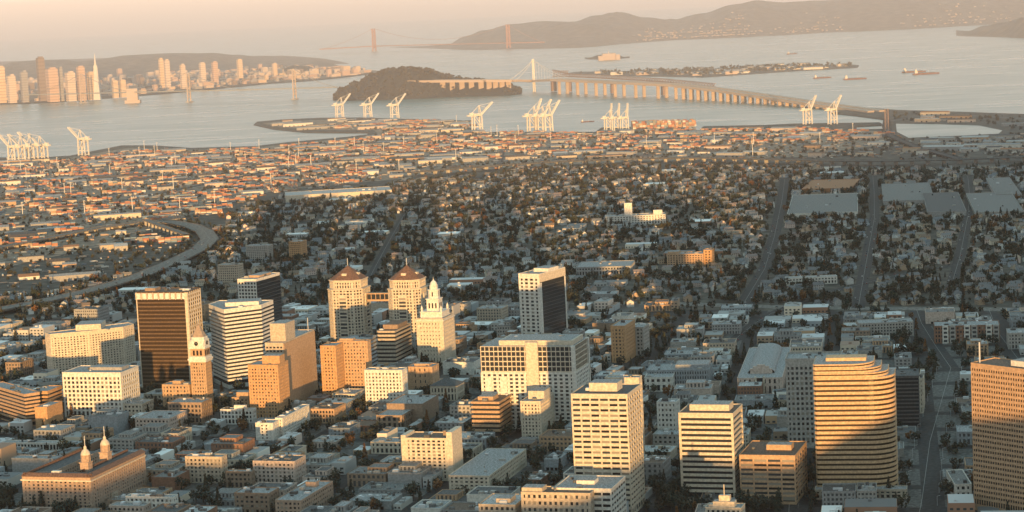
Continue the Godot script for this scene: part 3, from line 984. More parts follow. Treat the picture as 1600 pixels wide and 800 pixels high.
	ridge("city_hills", [[-4135, -16209, -4778, -18728, 110.1], [-3562, -16094, -4124, -18633, 92.4], [-3508, -16375, -4053, -18917, 112.1], [-3357, -16427, -3878, -18974, 118.0], [-3175, -16441, -3668, -18994, 112.8], [-3053, -16410, -3529, -18966, 88.4], [-2961, -16540, -3419, -19099, 92.7], [-2771, -16805, -3194, -19370, 115.1], [-2490, -16828, -2871, -19400, 115.3], [-2173, -16940, -2504, -19519, 97.7], [-2004, -17128, -2306, -19711, 67.0], [-1889, -17406, -2169, -19991, 39.4], [-1712, -17605, -1963, -20193, 21.5], [-1572, -17711, -1749, -19703, 13.4], [-1410, -17868, -1504, -19065, 3.2], [-1275, -17739, -1311, -18238, 1.0], [-1191, -17607, -1195, -17667, 1.0]], mats["hill_far"], 60.0, 0.0015, 1.6)
	ridge("city_knoll", [[-1642, -15939, -1673, -16237, 1.0], [-1525, -15652, -1554, -15951, 31.1], [-1431, -15588, -1458, -15886, 55.4], [-1338, -15524, -1363, -15822, 48.4], [-1277, -15694, -1301, -15993, 17.8], [-1224, -15750, -1247, -16049, 1.0]], mats["hill_wooded"], 10.0, 0.004, 1.9)
	# marine haze lying over the bay
	var bank_of_haze := FogVolume.new()
	bank_of_haze.name = "bay_haze"
	bank_of_haze.shape = RenderingServer.FOG_VOLUME_SHAPE_BOX
	bank_of_haze.size = Vector3(56000, 1000, 60000)
	var hm := FogMaterial.new()
	hm.density = 0.000034
	hm.albedo = Color(0.98, 0.97, 1.0)
	bank_of_haze.material = hm
	add_child(bank_of_haze)
	bank_of_haze.position = Vector3(0, 250, -34800)
	bank_of_haze.set_meta("kind", "stuff")
	bank_of_haze.set_meta("label", "pale pinkish haze lying over the bay and far shores")
	# unseen hills below the view, placed and shaped to shade the lower city
	var rows := []
	var sd := Vector2(sin(deg_to_rad(SUN_SIDE)), cos(deg_to_rad(SUN_SIDE)))
	var across := Vector2(sd.y, -sd.x)
	for r in [[-6000, 32], [-3000, 32], [-800, 30], [-450, 29], [-200, 28], [0, 24], [90, 30], [170, 44], [320, 34], [430, 74], [560, 92], [800, 140], [1100, 180], [1600, 225], [3000, 250], [6000, 250]]:
		var top: Vector2 = sd * -500.0 + across * float(r[0])
		var q := sd * -900.0 + across * float(r[0])
		rows.append([q.x, q.y, top.x, top.y, r[1] + GROUND + 1600.0 * tan(deg_to_rad(SUN_HIGH))])
	ridge("shading_hills", rows, mats["hill_wooded"], 10.0, 0.002, 2.6)

func freeways() -> void:
	var a: Material = mats["asphalt"]
	ribbon("freeway", PackedVector2Array([Vector2(-926, -3515), Vector2(-824, -3599), Vector2(-729, -3639), Vector2(-624, -3663), Vector2(-418, -3638), Vector2(-168, -3604), Vector2(96, -3505), Vector2(194, -3464), Vector2(288, -3417), Vector2(397, -3352), Vector2(522, -3296), Vector2(627, -3254), Vector2(729, -3212), Vector2(825, -3161)]), 34.0, mats["freeway_concrete"], 0.35)
	ribbon("freeway", PackedVector2Array([Vector2(-941, -3574), Vector2(-846, -3701), Vector2(-797, -3767), Vector2(-733, -3890), Vector2(-677, -4061), Vector2(-638, -4316), Vector2(-619, -4502), Vector2(-623, -4667), Vector2(-655, -4830), Vector2(-701, -4969), Vector2(-759, -5079), Vector2(-831, -5126)]), 38.0, mats["freeway_concrete"], 8.0, 1.6)
	ribbon("freeway", PackedVector2Array([Vector2(-831, -5126), Vector2(-921, -5015), Vector2(-1010, -4821), Vector2(-1135, -4547)]), 26.0, mats["freeway_concrete"], 7.9, 1.6)
	ribbon("road", PackedVector2Array([Vector2(-611, -4590), Vector2(-541, -4792), Vector2(-450, -5005), Vector2(-348, -5190), Vector2(-244, -5546)]), 20.0, a, 0.4)
	ribbon("freeway", PackedVector2Array([Vector2(-268, -6142), Vector2(-59, -6238), Vector2(136, -6279), Vector2(366, -6253), Vector2(535, -6169), Vector2(840, -5865), Vector2(989, -5762), Vector2(1143, -5719), Vector2(1302, -5706), Vector2(1498, -5712)]), 30.0, mats["pavement"], 12.0, 2.0)
	ribbon("freeway", PackedVector2Array([Vector2(1262, -7503), Vector2(1410, -7686), Vector2(1564, -7592), Vector2(1671, -7309), Vector2(1799, -6852)]), 30.0, mats["pavement"], 0.5)
	ribbon("freeway", PackedVector2Array([Vector2(1262, -7503), Vector2(1205, -7192), Vector2(1146, -6757), Vector2(1134, -6292), Vector2(1159, -5797)]), 24.0, a, 6.0, 1.5)
	ribbon("road", PackedVector2Array([Vector2(343, -3384), Vector2(427, -3812), Vector2(500, -4284), Vector2(604, -5003), Vector2(674, -5516)]), 22.0, a, 0.36)
	ribbon("road", PackedVector2Array([Vector2(505, -3302), Vector2(587, -3749), Vector2(733, -4541), Vector2(821, -5081), Vector2(885, -5489)]), 20.0, a, 0.37)
	ribbon("road", PackedVector2Array([Vector2(675, -3472), Vector2(768, -3860), Vector2(904, -4460), Vector2(1000, -4905), Vector2(1091, -5369)]), 18.0, a, 0.38)
	ribbon("road", PackedVector2Array([Vector2(276, -2992), Vector2(343, -3205), Vector2(376, -3291), Vector2(494, -3491), Vector2(622, -3651), Vector2(876, -3854)]), 18.0, a, 0.42)
	ribbon("road", PackedVector2Array([Vector2(-253, -3649), Vector2(-250, -4075), Vector2(-244, -4611), Vector2(-237, -5076)]), 14.0, a, 0.43)
	ribbon("road", PackedVector2Array([Vector2(-151, -5604), Vector2(-24, -6308), Vector2(-14, -6996)]), 16.0, a, 0.44)
	ribbon("road", PackedVector2Array([Vector2(309, -1802), Vector2(371, -2070), Vector2(427, -2328), Vector2(535, -2763)]), 26.0, a, 0.3)
	ribbon("road", PackedVector2Array([Vector2(535, -2763), Vector2(549, -2937), Vector2(567, -3133), Vector2(584, -3262)]), 20.0, a, 0.33)
	ribbon("road", PackedVector2Array([Vector2(224, -1904), Vector2(258, -2149)]), 16.0, a, 0.31)
	ribbon("road", PackedVector2Array([Vector2(600, -2466), Vector2(628, -2809), Vector2(649, -3017), Vector2(682, -3228)]), 20.0, a, 0.32)
	ribbon("ramp", PackedVector2Array([Vector2(-822, -5094), Vector2(-768, -4946), Vector2(-713, -4805), Vector2(-677, -4714)]), 14.0, mats["freeway_concrete"], 15.0, 2.0)
	ribbon("road", PackedVector2Array([Vector2(-1286, -5428), Vector2(-1045, -5683), Vector2(-910, -6013), Vector2(-694, -6575), Vector2(-534, -6927)]), 18.0, a, 0.45)
	ribbon("road", PackedVector2Array([Vector2(-1494, -6329), Vector2(-1297, -6517), Vector2(-1045, -6936), Vector2(-799, -7209)]), 16.0, mats["pavement"], 0.46)

func landmarks() -> void:
	var t: Node3D
	# --- left group
	t = tower("bronze_tower", "tall bronze-glass office tower with pale fluted crown", "tower", "bronze tower", -442.1, -2881.7, 71.4, 40.8, 127.7, 17.0, {st = "band", n = 23, sp = 0.36, wall = "bronze", glass = "glass_bronze", corner = 0.9, top = 9.0, bot = 4.0, units = 7, ph = [[0.1, 0.3, 0.3, 0.7, 4.0]], phm = "brown", roof = "roof_brown"})
	crown_panels(t, 71.4, 40.8, 127.7)
	tower("striped_tower", "white office tower with dark ribbon windows and chamfered edge", "tower", "white striped tower", -354.9, -2904.5, 82.9, 92.2, 102.0, 0.0, {st = "band", n = 19, sp = 0.5, wall = "white", glass = "glass", poly = PackedVector2Array([Vector2(-41.4, -13.6), Vector2(-19.6, 35.5), Vector2(-14.3, 46.1), Vector2(30.0, 17.0), Vector2(31.6, 8.6), Vector2(41.4, -24.0), Vector2(-31.6, -46.1)]), top = 4.5, bot = 5.0, units = 3, ph = [[0.3, 0.82, 0.35, 0.7, 5.0]], deep = 1.0})
	t = tower("dark_glass_tower", "dark glass slab with white gridded end behind the white striped tower", "tower", "dark glass slab", -363.7, -3224.2, 29.7, 72.3, 99.1, 22.0, {st = "punch", n = 19, bay = 4.6, sp = 0.38, pw = 0.3, wall = "white", side = "band", glass = "glass", top = 4.0, units = 5, deep = 0.6, ph = [[0.2, 0.8, 0.3, 0.8, 3.0]], phm = "tan"})
	dark_side(t, 29.7, 72.3, 99.1)
	tower("slab_hotel", "long golden hotel slab with raised centre left of bronze tower", "hotel", "golden hotel slab", -576.6, -3044.8, 112.8, 77.8, 60.0, 0.0, {st = "punch", n = 15, bay = 4.2, sp = 0.45, pw = 0.55, wall = "cream", ind = true, poly = PackedVector2Array([Vector2(-46.2, 38.9), Vector2(2.9, 25.8), Vector2(45.4, 1.5), Vector2(56.4, -21.7), Vector2(46.2, -38.9), Vector2(-56.4, 21.7)]), top = 5.0, bot = 6.0, units = 2, ph = [[0.36, 0.66, 0.3, 0.8, 8.0]]})
	tower("white_office_block", "white gridded office block in front of golden hotel slab", "building", "white gridded block", -504.6, -2714.7, 77.5, 48.4, 56.0, 17.0, {st = "punch", n = 9, bay = 5.4, sp = 0.4, pw = 0.42, wall = "white", ind = true, top = 5.0, bot = 4.0, units = 6, ph = [[0.35, 0.9, 0.4, 0.8, 3.5]], phm = "grey"})
	tower("striped_office", "tan office block with sloping ribbon bands at the left edge", "building", "tan striped block", -609.4, -2706.1, 110.0, 19.5, 39.4, 54.8, {st = "band", n = 8, sp = 0.55, wall = "tan", top = 2.5, units = 4})
	tower("stepped_office", "low orange block with dark ribbon windows beside tan striped block", "building", "", -569.0, -2703.3, 22.3, 37.1, 37.4, 17.0, {st = "band", n = 7, sp = 0.55, wall = "brick_orange", top = 3.0, units = 3})
	tower("stair_block", "plain orange stair block standing before dark ribbon windows", "building", "", -556.5, -2648.7, 16.0, 38.0, 27.5, 17.0, {st = "plain", wall = "brick_orange", units = 1})
	clock_tower(-379.8, -2694.1, 20.1, 16.7, 63.9, 17.0)
	tower("clock_tower_wing", "six-storey tan brick wing attached left of the clock tower", "building", "", -409.1, -2708.9, 36.3, 22.1, 35.2, 17.0, {st = "punch", n = 7, bay = 4.5, sp = 0.5, pw = 0.55, wall = "brick_tan", ind = true, units = 3, ph = [[0.3, 0.6, 0.3, 0.7, 4.0]]})
	tower("corner_block", "dark brown shop block with cornice below the clock tower", "building", "", -388.9, -2646.7, 43.6, 29.2, 24.5, 17.0, {st = "punch", n = 4, bay = 4.6, sp = 0.4, pw = 0.4, wall = "brown", units = 4, top = 2.4})
	tower("brick_office_tower", "orange brick office tower with setback top right of clock tower", "tower", "orange brick tower", -294.5, -2652.1, 38.3, 31.6, 64.2, 17.0, {st = "punch", n = 15, bay = 4.0, sp = 0.5, pw = 0.55, wall = "brick_orange", ind = true, units = 1, ph = [[0.4, 0.98, 0.25, 0.75, 10.0]], top = 4.0})
	t = tower("tan_slab_tower", "tan slab with blank side wall and square penthouse", "tower", "blank-sided tan slab", -275.9, -2744.8, 23.3, 101.9, 80.8, 17.0, {st = "punch", n = 17, bay = 4.6, sp = 0.5, pw = 0.3, wall = "buff", units = 2, ph = [[0.1, 0.95, 0.12, 0.42, 22.0]], top = 4.0})
	one(t, "blank_wall", "tan", func(s): s.prism(rect(1.0, 101.9 - 2.0, 23.3 / 2 + 0.4, 0), 0.0, 80.0))
	one(t, "antenna", "metal", func(s): s.bar(Vector3(8, 80, -40), Vector3(8, 98, -40), 0.6))
	tower("tan_wing_tower", "tan tower with antenna, the front of a stepped pair", "tower", "stepped tan tower", -225.6, -2743.7, 20.0, 26.0, 68.8, 17.0, {st = "punch", n = 16, bay = 3.8, sp = 0.52, pw = 0.6, wall = "brick_orange", ind = true, units = 1})
	tower("tan_rear_tower", "tan tower set back, the rear of a stepped pair", "tower", "", -198.9, -2755.7, 39.4, 11.3, 70.4, 17.0, {st = "punch", n = 16, bay = 3.8, sp = 0.52, pw = 0.6, wall = "tan", ind = true, units = 2, ph = [[0.05, 0.5, 0.2, 0.9, 3.0]]})
	tower("grey_office_block", "grey banded office block behind the stepped tan towers", "building", "", -199.7, -2867.4, 33.9, 33.1, 56.9, 17.0, {st = "band", n = 11, sp = 0.5, wall = "blue_grey", units = 5})
	tower("terraced_office", "brown-roofed office block with stepped ribbon bands before twin pyramids", "building", "brown-roofed terraced block", -161.6, -2985.5, 26.0, 63.9, 50.4, 17.0, {st = "band", n = 9, sp = 0.5, wall = "buff", roof = "roof_brown", units = 3, ph = [[0.1, 0.9, 0.3, 0.9, 6.0]], phm = "brown", phroof = "roof_brown"})
	city_hall(-105.9, -2986.6, 37.5, 47.5, 62.4, 17.0)
	twin_tower("pyramid_tower", "left of two cream towers with pyramid roofs", "left pyramid tower", -234.0, -3202.2, 52.2, 80.4, 17.0)
	twin_tower("pyramid_tower", "right of two cream towers with pyramid roofs", "right pyramid tower", -149.1, -3178.2, 49.5, 79.8, 17.0)
	sky_bridge(-234.0, -3202.2, -149.1, -3178.2)
	tower("white_hotel_block", "white masonry block with many windows in front of terraced office", "building", "white masonry block", -157.0, -2671.6, 47.7, 18.4, 47.0, 17.0, {st = "punch", n = 10, bay = 4.2, sp = 0.45, pw = 0.52, wall = "white", ind = true, units = 6, top = 3.0})
	tower("tan_bank_block", "tan block with blank front and pale parapet right of white masonry block", "building", "", -116.5, -2776.7, 32.2, 26.0, 32.0, 17.0, {st = "punch", n = 4, bay = 6.0, sp = 0.5, pw = 0.75, wall = "tan", units = 2, ph = [[0.2, 0.8, 0.3, 0.7, 3.0]]})
	courthouse(-85.9, -2712.6, 34.2, 28.0, 18.8, 17.0, "classical hall with dark hipped roof beside tan bank block", "classical hall")
	t = tower("gold_white_tower", "white gridded tower with dark glass side and gold crown", "tower", "white and gold tower", 40.4, -3133.4, 32.4, 75.1, 98.9, 30.0, {st = "punch", n = 18, bay = 7.5, sp = 0.42, pw = 0.42, wall = "white", side = "band", ind = true, top = 6.0, units = 3, ph = [[0.3, 1.0, 0.35, 0.75, 5.0]], corner = 2.0})
	gold_side(t, 32.4, 75.1, 98.9)
	state_block(20.4, -2526.7, 109.3, 63.9, 98.0, 17.0)
	tower("terrace_office_block", "tan terraced block with recessed ribbon windows before wide cream block", "building", "tan terraced block", -30.1, -2485.3, 32.5, 49.1, 39.4, 17.0, {st = "band", n = 7, sp = 0.52, wall = "tan", roof = "roof_brown", deep = 1.6, units = 6, ph = [[0.15, 0.7, 0.2, 0.6, 4.5]]})
	tower("cream_apartment_tower", "cream masonry apartment tower with rooftop boxes before wide cream block", "building", "cream apartment tower", 20.2, -2460.7, 22.9, 53.0, 42.5, 17.0, {st = "punch", n = 10, bay = 3.6, sp = 0.45, pw = 0.52, wall = "cream", ind = true, units = 4, ph = [[0.2, 1.0, 0.3, 0.8, 9.0]], top = 3.0})
	# --- right group
	t = tower("white_grid_tower", "big white office tower with chamfered corner and white penthouse", "tower", "big white tower", 81.8, -2086.4, 53.6, 53.0, 114.7, 17.0, {st = "punch", n = 22, bay = 8.6, sp = 0.55, pw = 0.16, wall = "cream", ind = true, top = 3.6, bot = 2.0, units = 3, ph = [[0.25, 0.75, 0.3, 0.68, 8.0]], deep = 0.9, roof = "roof_dark"})
	tower("rear_cream_tower", "cream tower with slotted crown peeking out behind the big white tower", "tower", "", 108.3, -2296.6, 35.8, 14.1, 89.2, 17.0, {st = "punch", n = 14, bay = 4.6, sp = 0.5, pw = 0.45, wall = "cream", units = 3, top = 6.0})
	t = tower("ornate_block", "cream block with stepped ornate top at the bottom edge", "building", "ornate cream block", 170.2, -1880.5, 30.7, 17.1, 46.9, 17.0, {st = "punch", n = 8, bay = 4.6, wall = "cream", units = 1, ph = [[0.2, 0.8, 0.15, 0.7, 5.0], [0.36, 0.66, 0.25, 0.6, 10.0]]})
	one(t, "finial", "cream", func(s): s.bar(Vector3(0, 52, 2), Vector3(0, 66, 2), 0.7))
	tower("long_white_store", "long white store with dark flat roof right of the wide street", "building", "long white store", 409.5, -2089.5, 15.2, 62.0, 14.5, 4.0, {st = "punch", n = 2, bay = 6.0, wall = "white", units = 3, roof = "roof_dull"})
	tower("white_annex", "low white annex with square roof house before big white tower", "building", "white annex", 60.4, -1999.2, 52.3, 52.0, 46.3, 17.0, {st = "punch", n = 8, bay = 8.6, sp = 0.52, pw = 0.14, wall = "white", ind = true, top = 3.0, roof = "roof_grey", units = 2, ph = [[0.3, 0.62, 0.35, 0.62, 3.5]]})
	tower("tan_apartment_block", "tan apartment block with flat roof at the bottom edge", "building", "tan apartment block", 32.0, -1979.8, 63.5, 24.7, 45.0, 17.0, {st = "punch", n = 7, bay = 5.0, sp = 0.5, pw = 0.5, wall = "buff", ind = true, units = 5, roof = "roof_brown", ph = [[0.0, 0.3, 0.1, 0.7, 4.0]]})
	tower("tan_corner_block", "small tan block with white roof left of tan apartment block", "building", "", -17.8, -2008.9, 34.2, 42.9, 32.1, 17.0, {st = "punch", n = 5, bay = 5.0, wall = "buff", roof = "roof_white", units = 2, ph = [[0.4, 0.8, 0.2, 0.6, 4.0]]})
	tower("banded_tower", "cream tower with ribbon windows and two window columns at the corners", "tower", "cream banded tower", 181.7, -2123.1, 52.1, 47.3, 84.5, 17.0, {st = "band", n = 15, sp = 0.5, wall = "cream", corner = 2.2, top = 4.0, bot = 4.0, units = 4, ph = [[0.15, 0.88, 0.3, 0.75, 6.0]], deep = 1.1, roof = "roof_brown"})
	tower("brown_office_block", "squat brown office block with four bays and white roof house", "building", "squat brown block", 238.4, -2109.8, 52.5, 65.5, 46.2, 17.0, {st = "punch", n = 9, bay = 12.0, sp = 0.5, pw = 0.1, wall = "tan", ind = true, top = 3.4, bot = 3.0, units = 3, roof = "roof_brown", ph = [[0.4, 0.85, 0.4, 0.62, 5.0]]})
	tower("grey_grid_tower", "grey concrete tower with square punched windows behind rounded golden tower", "tower", "grey gridded tower", 310.3, -2342.9, 56.1, 42.0, 93.1, 11.0, {st = "punch", n = 15, bay = 4.5, sp = 0.45, pw = 0.45, wall = "concrete", ind = true, top = 7.0, bot = 6.0, units = 6, para = 2.0, deep = 1.2})
	plaza_tower(318.9, -2118.5, 75.4, 48.0, 121.9, 11.0)
	t = tower("ochre_grid_tower", "ochre high-rise with fine window grid at the right edge", "tower", "ochre high-rise", 455.4, -1988.1, 105.0, 34.0, 135.0, 50.4, {st = "punch", n = 27, bay = 2.7, sp = 0.5, pw = 0.3, wall = "tan", top = 4.0, bot = 6.0, units = 3, ph = [[0.35, 0.65, 0.3, 0.8, 5.0]], phm = "white", ind = false, roof = "roof_brown"})
	one(t, "antenna", "metal", func(s): s.bar(Vector3(-48, 130, 10), Vector3(-48, 154, 10), 0.9))
	tower("dark_office_block", "dark glass office block right of rounded golden tower", "building", "dark office block", 420.4, -2429.5, 29.9, 46.0, 56.0, 10.0, {st = "band", n = 13, sp = 0.35, wall = "dark_grey", units = 3, roof = "roof_dark"})
	tower("cream_sliver_block", "narrow cream block with dark roof along the wide street", "building", "", 453.4, -2511.4, 4.2, 60.0, 39.0, 12.0, {st = "punch", n = 7, bay = 4.6, wall = "cream", units = 4, roof = "roof_dark"})
	# --- low front rows
	t = tower("pier_hotel", "cream hotel with tall piers between two end pylons", "hotel", "cream pier hotel", -91.2, -2267.1, 44.1, 31.1, 43.4, 17.0, {st = "punch", n = 11, bay = 5.6, sp = 0.42, pw = 0.45, wall = "cream", ind = true, top = 1.6, bot = 3.0, units = 2, roof = "roof_brown"})
	pylons(t, 44.1, 31.1, 43.4)
	grand_hotel(-439.2, -2242.1, 74.7, 120.4, 36.4, 17.0)
	hotel_sign(-416.6, -2220.0)
	tower("white_corner_block", "white L-shaped block, its lower front part with blank wall", "building", "white corner block", -281.0, -2490.9, 20.7, 20.3, 23.9, 17.0, {st = "punch", n = 6, bay = 5.0, sp = 0.5, pw = 0.62, wall = "white", units = 3})
	tower("white_long_block", "long white block with roof frames running back from white corner block", "building", "", -257.0, -2533.8, 8.5, 80.7, 26.2, 17.0, {st = "punch", n = 7, bay = 4.6, sp = 0.45, pw = 0.5, wall = "white", units = 8, ind = true})
	tower("buff_block", "buff six-storey block lit on its right side", "building", "buff block", -324.6, -2297.2, 40.8, 13.7, 27.4, 17.0, {st = "punch", n = 6, bay = 4.6, sp = 0.45, pw = 0.5, wall = "buff", ind = true, units = 4, top = 2.0})
	tower("grey_brick_block", "broad grey five-storey block with cluttered roof", "building", "broad grey block", -248.2, -2286.2, 45.8, 30.5, 23.2, 17.0, {st = "punch", n = 5, bay = 4.6, sp = 0.45, pw = 0.5, wall = "pale_pink", ind = true, units = 11, top = 2.0, roof = "roof_dark"})
	tower("infill_block", "small dark block between buff block and broad grey block", "building", "", -286.1, -2262.3, 28.1, 9.8, 17.2, 17.0, {st = "punch", n = 3, bay = 5.0, wall = "brown", units = 3})
	tower("white_square_block", "white gridded low block with round roof house", "building", "white low block", -328.4, -2614.5, 40.5, 11.3, 17.4, 17.0, {st = "punch", n = 3, bay = 4.4, sp = 0.35, pw = 0.35, wall = "white", ind = true, units = 3, ph = [[0.4, 0.75, 0.3, 0.7, 5.0]]})
	tower("stacked_low_block", "tan setback block behind white gridded low block", "building", "", -332.1, -2693.8, 21.7, 15.5, 17.9, 17.0, {st = "punch", n = 4, bay = 5.0, wall = "tan", units = 2, ph = [[0.2, 0.9, 0.3, 0.8, 6.0]]})
	tower("orange_slim_block", "slim orange block lit at its top above grey roofs", "building", "slim orange block", 141.2, -2945.5, 18.9, 56.6, 48.1, 17.0, {st = "punch", n = 9, bay = 5.0, sp = 0.5, pw = 0.55, wall = "brick_orange", units = 2, top = 4.0})
	tower("grey_mid_block", "grey gridded block right of slim orange block", "building", "", 166.5, -2983.1, 14.8, 33.2, 37.7, 17.0, {st = "punch", n = 7, bay = 4.5, wall = "concrete", units = 3})
	tower("white_slim_block", "narrow white block with roof cross frames before grey rooftops", "building", "narrow white block", 162.7, -2437.4, 21.4, 19.2, 36.0, 17.0, {st = "punch", n = 6, bay = 4.6, sp = 0.5, pw = 0.5, wall = "white", ind = true, units = 4})
	tower("rounded_low_block", "low pale building at the foot of narrow white block", "building", "", 155.3, -2355.9, 26.2, 24.9, 17.1, 17.0, {st = "punch", n = 3, bay = 5.0, wall = "concrete", units = 4})
	tower("ribbed_hall", "long grey ribbed hall with stepped roof", "building", "long ribbed hall", 198.7, -2743.2, 76.4, 47.5, 20.5, 10.0, {st = "punch", n = 3, bay = 3.0, sp = 0.4, pw = 0.6, wall = "blue_grey", roof = "roof_grey", units = 6, ph = [[0.45, 0.98, 0.2, 0.9, 5.0]]})
	tower("white_low_hall", "white low block in front of long ribbed hall", "building", "", 173.0, -2716.6, 33.3, 47.4, 17.2, 10.0, {st = "punch", n = 2, bay = 7.0, wall = "white", units = 3})
	theatre(304.9, -2753.0, 52.8, 221.9, 19.9, 10.0)
	tower("colour_apartments", "apartment row with alternating red and white bays", "building", "red and white apartments", 596.0, -2964.5, 84.2, 40.0, 22.9, 9.5, {st = "punch", n = 4, bay = 4.0, sp = 0.45, pw = 0.4, wall = "brick", units = 12, ind = true})
	bays(596.0, -2964.5, 84.2, 40.0, 22.9, 9.5)
	tower("corner_apartments", "pale corner apartment block with many small windows", "building", "pale corner apartments", 501.3, -3043.4, 72.8, 34.0, 19.2, 4.0, {st = "punch", n = 4, bay = 4.0, sp = 0.45, pw = 0.5, wall = "concrete", units = 8})
	tower("edge_apartments", "grey apartment block cut by the right edge of the view", "building", "", 660.8, -2893.6, 52.1, 40.0, 20.8, 9.5, {st = "punch", n = 4, bay = 4.0, sp = 0.45, pw = 0.5, wall = "concrete", units = 6, ind = true})
	tower("brick_front_block", "dark brick block with pale trim at the lower left", "building", "brick block", -256.6, -2146.3, 35.9, 25.5, 21.3, 17.0, {st = "punch", n = 4, bay = 5.0, wall = "brown", ind = true, units = 4, top = 2.4})
	tower("brick_long_block", "long pink brick apartment block near the bottom edge", "building", "pink brick apartments", -210.2, -2142.1, 26.1, 83.4, 19.7, 17.0, {st = "punch", n = 4, bay = 4.6, wall = "brick_pink", ind = true, units = 5, ph = [[0.3, 0.7, 0.7, 0.8, 5.0]]})
	tower("gabled_long_block", "long grey-roofed block with white and red fronts", "building", "long grey-roofed block", -33.7, -2246.1, 41.6, 129.3, 17.9, 17.0, {st = "punch", n = 4, bay = 5.0, wall = "cream", ind = true, units = 6, roof = "roof_grey", para = 0.4})
	tower("arcade_block", "old hall with a row of arched windows", "building", "arched hall", -139.0, -2561.7, 30.8, 60.1, 16.2, 17.0, {st = "punch", n = 2, bay = 6.0, sp = 0.35, pw = 0.45, wall = "brown", units = 3, roof = "roof_grey"})
	tower("blank_store", "plain grey department store with blank walls", "building", "blank grey store", -123.0, -2595.0, 43.6, 57.7, 22.4, 17.0, {st = "plain", wall = "brown", units = 5, roof = "roof_grey"})
	tower("small_cream_hall", "cream lecture hall with tall windows behind cream pier hotel", "building", "", -140.8, -2408.7, 35.8, 25.0, 12.6, 17.0, {st = "punch", n = 2, bay = 5.0, wall = "cream", units = 4, roof = "roof_grey"})
	tower("low_grid_shop", "low shop block with pale window grid left of white masonry block", "building", "", -223.1, -2609.2, 30.2, 37.4, 16.6, 17.0, {st = "punch", n = 3, bay = 3.6, sp = 0.35, pw = 0.4, wall = "tan", units = 5, roof = "roof_brown"})
	tower("garden_block", "pale blocks of flats right of hotel with cupolas", "building", "", -356.3, -2136.4, 49.8, 11.4, 23.1, 17.0, {st = "punch", n = 4, bay = 4.6, wall = "white", ind = true, units = 5})
	tower("pink_flats", "pink block of flats at the bottom edge beside grey flats", "building", "", -376.4, -2129.4, 36.3, 16.7, 17.4, 17.0, {st = "punch", n = 3, bay = 4.6, wall = "pale_pink", units = 3})
	tower("low_civic_hall", "long low hall with white window fronts at the left", "building", "long low hall", -549.5, -2516.2, 72.3, 12.1, 8.8, 17.0, {st = "punch", n = 1, bay = 4.0, sp = 0.3, pw = 0.3, wall = "white", units = 4})
	tower("museum_block", "grey walled hall behind hotel with cupolas", "building", "", -518.9, -2392.6, 51.9, 17.2, 15.3, 17.0, {st = "plain", wall = "grey", units = 4, roof = "roof_grey"})
	tower("tan_garage", "tan parking block right of white gridded block", "building", "", -416.6, -2601.5, 43.0, 48.8, 17.2, 17.0, {st = "punch", n = 3, bay = 5.0, wall = "pale_pink", units = 3})
	tower("cream_low_block", "cream low block with lit top before bronze tower", "building", "", -464.1, -2694.8, 38.9, 31.5, 17.9, 17.0, {st = "punch", n = 3, bay = 5.0, wall = "cream", units = 5})
	# --- the flat west side
	t = tower("long_warehouse", "long sunlit warehouse with white roof beyond the freeway", "warehouse", "long white warehouse", -422.6, -5592.9, 260.1, 110.0, 15.8, -6.0, {st = "plain", wall = "cream", roof = "roof_white", units = 8})
	t = tower("hospital", "white hospital block with square tower among trees", "hospital", "white hospital", 257.2, -4638.7, 123.2, 34.0, 18.5, 2.0, {st = "punch", n = 4, bay = 6.0, wall = "white", units = 6, ph = [[0.32, 0.45, 0.2, 0.5, 26.0], [0.8, 0.95, 0.2, 0.5, 9.0]]})
	tower("west_flats", "tan mid-rise flats with sunlit right wing among trees", "building", "tan mid-rise flats", 300.7, -3875.4, 62.8, 32.0, 25.4, 17.0, {st = "punch", n = 6, bay = 5.0, wall = "tan", units = 3, ph = [[0.0, 0.3, 0.2, 0.8, 4.0]]})
	tower("sunlit_flats", "bright orange flats standing right of tan mid-rise flats", "building", "", 338.1, -3866.3, 14.5, 21.7, 30.9, 17.0, {st = "punch", n = 6, bay = 6.0, wall = "brick_orange", units = 1})
	tower("school", "white L-shaped school with pitched grey roof", "school", "white school", 475.9, -3594.5, 81.4, 18.0, 11.3, 2.0, {st = "punch", n = 2, bay = 5.0, wall = "white", units = 3})
	tower("grey_roof_hall", "wide grey-roofed hall right of white and gold tower", "building", "wide grey hall", 160.0, -3865.2, 93.1, 77.9, 14.2, 9.0, {st = "punch", n = 2, bay = 5.0, wall = "grey", roof = "roof_grey", units = 5})
	for k in 3:
		var c: Array = [[-492.8, -3941.1, 38.8, 22.3, 36.0, 17.0], [-406.1, -4290.0, 24.8, 29.3, 34.2, 17.0], [-480.1, -4296.0, 44.7, 25.1, 29.4, 17.0]][k]
		tower("housing_tower", ["pale eight-storey housing block with sunlit side beyond the bronze tower", "slim orange housing block among dark trees", "grey housing block left of the slim orange one"][k], "building", "", c[0], c[1], c[2], c[3], c[4], c[5], {st = "punch", n = 8, bay = 4.0, wall = ["buff", "brick_orange", "concrete"][k], units = 2})
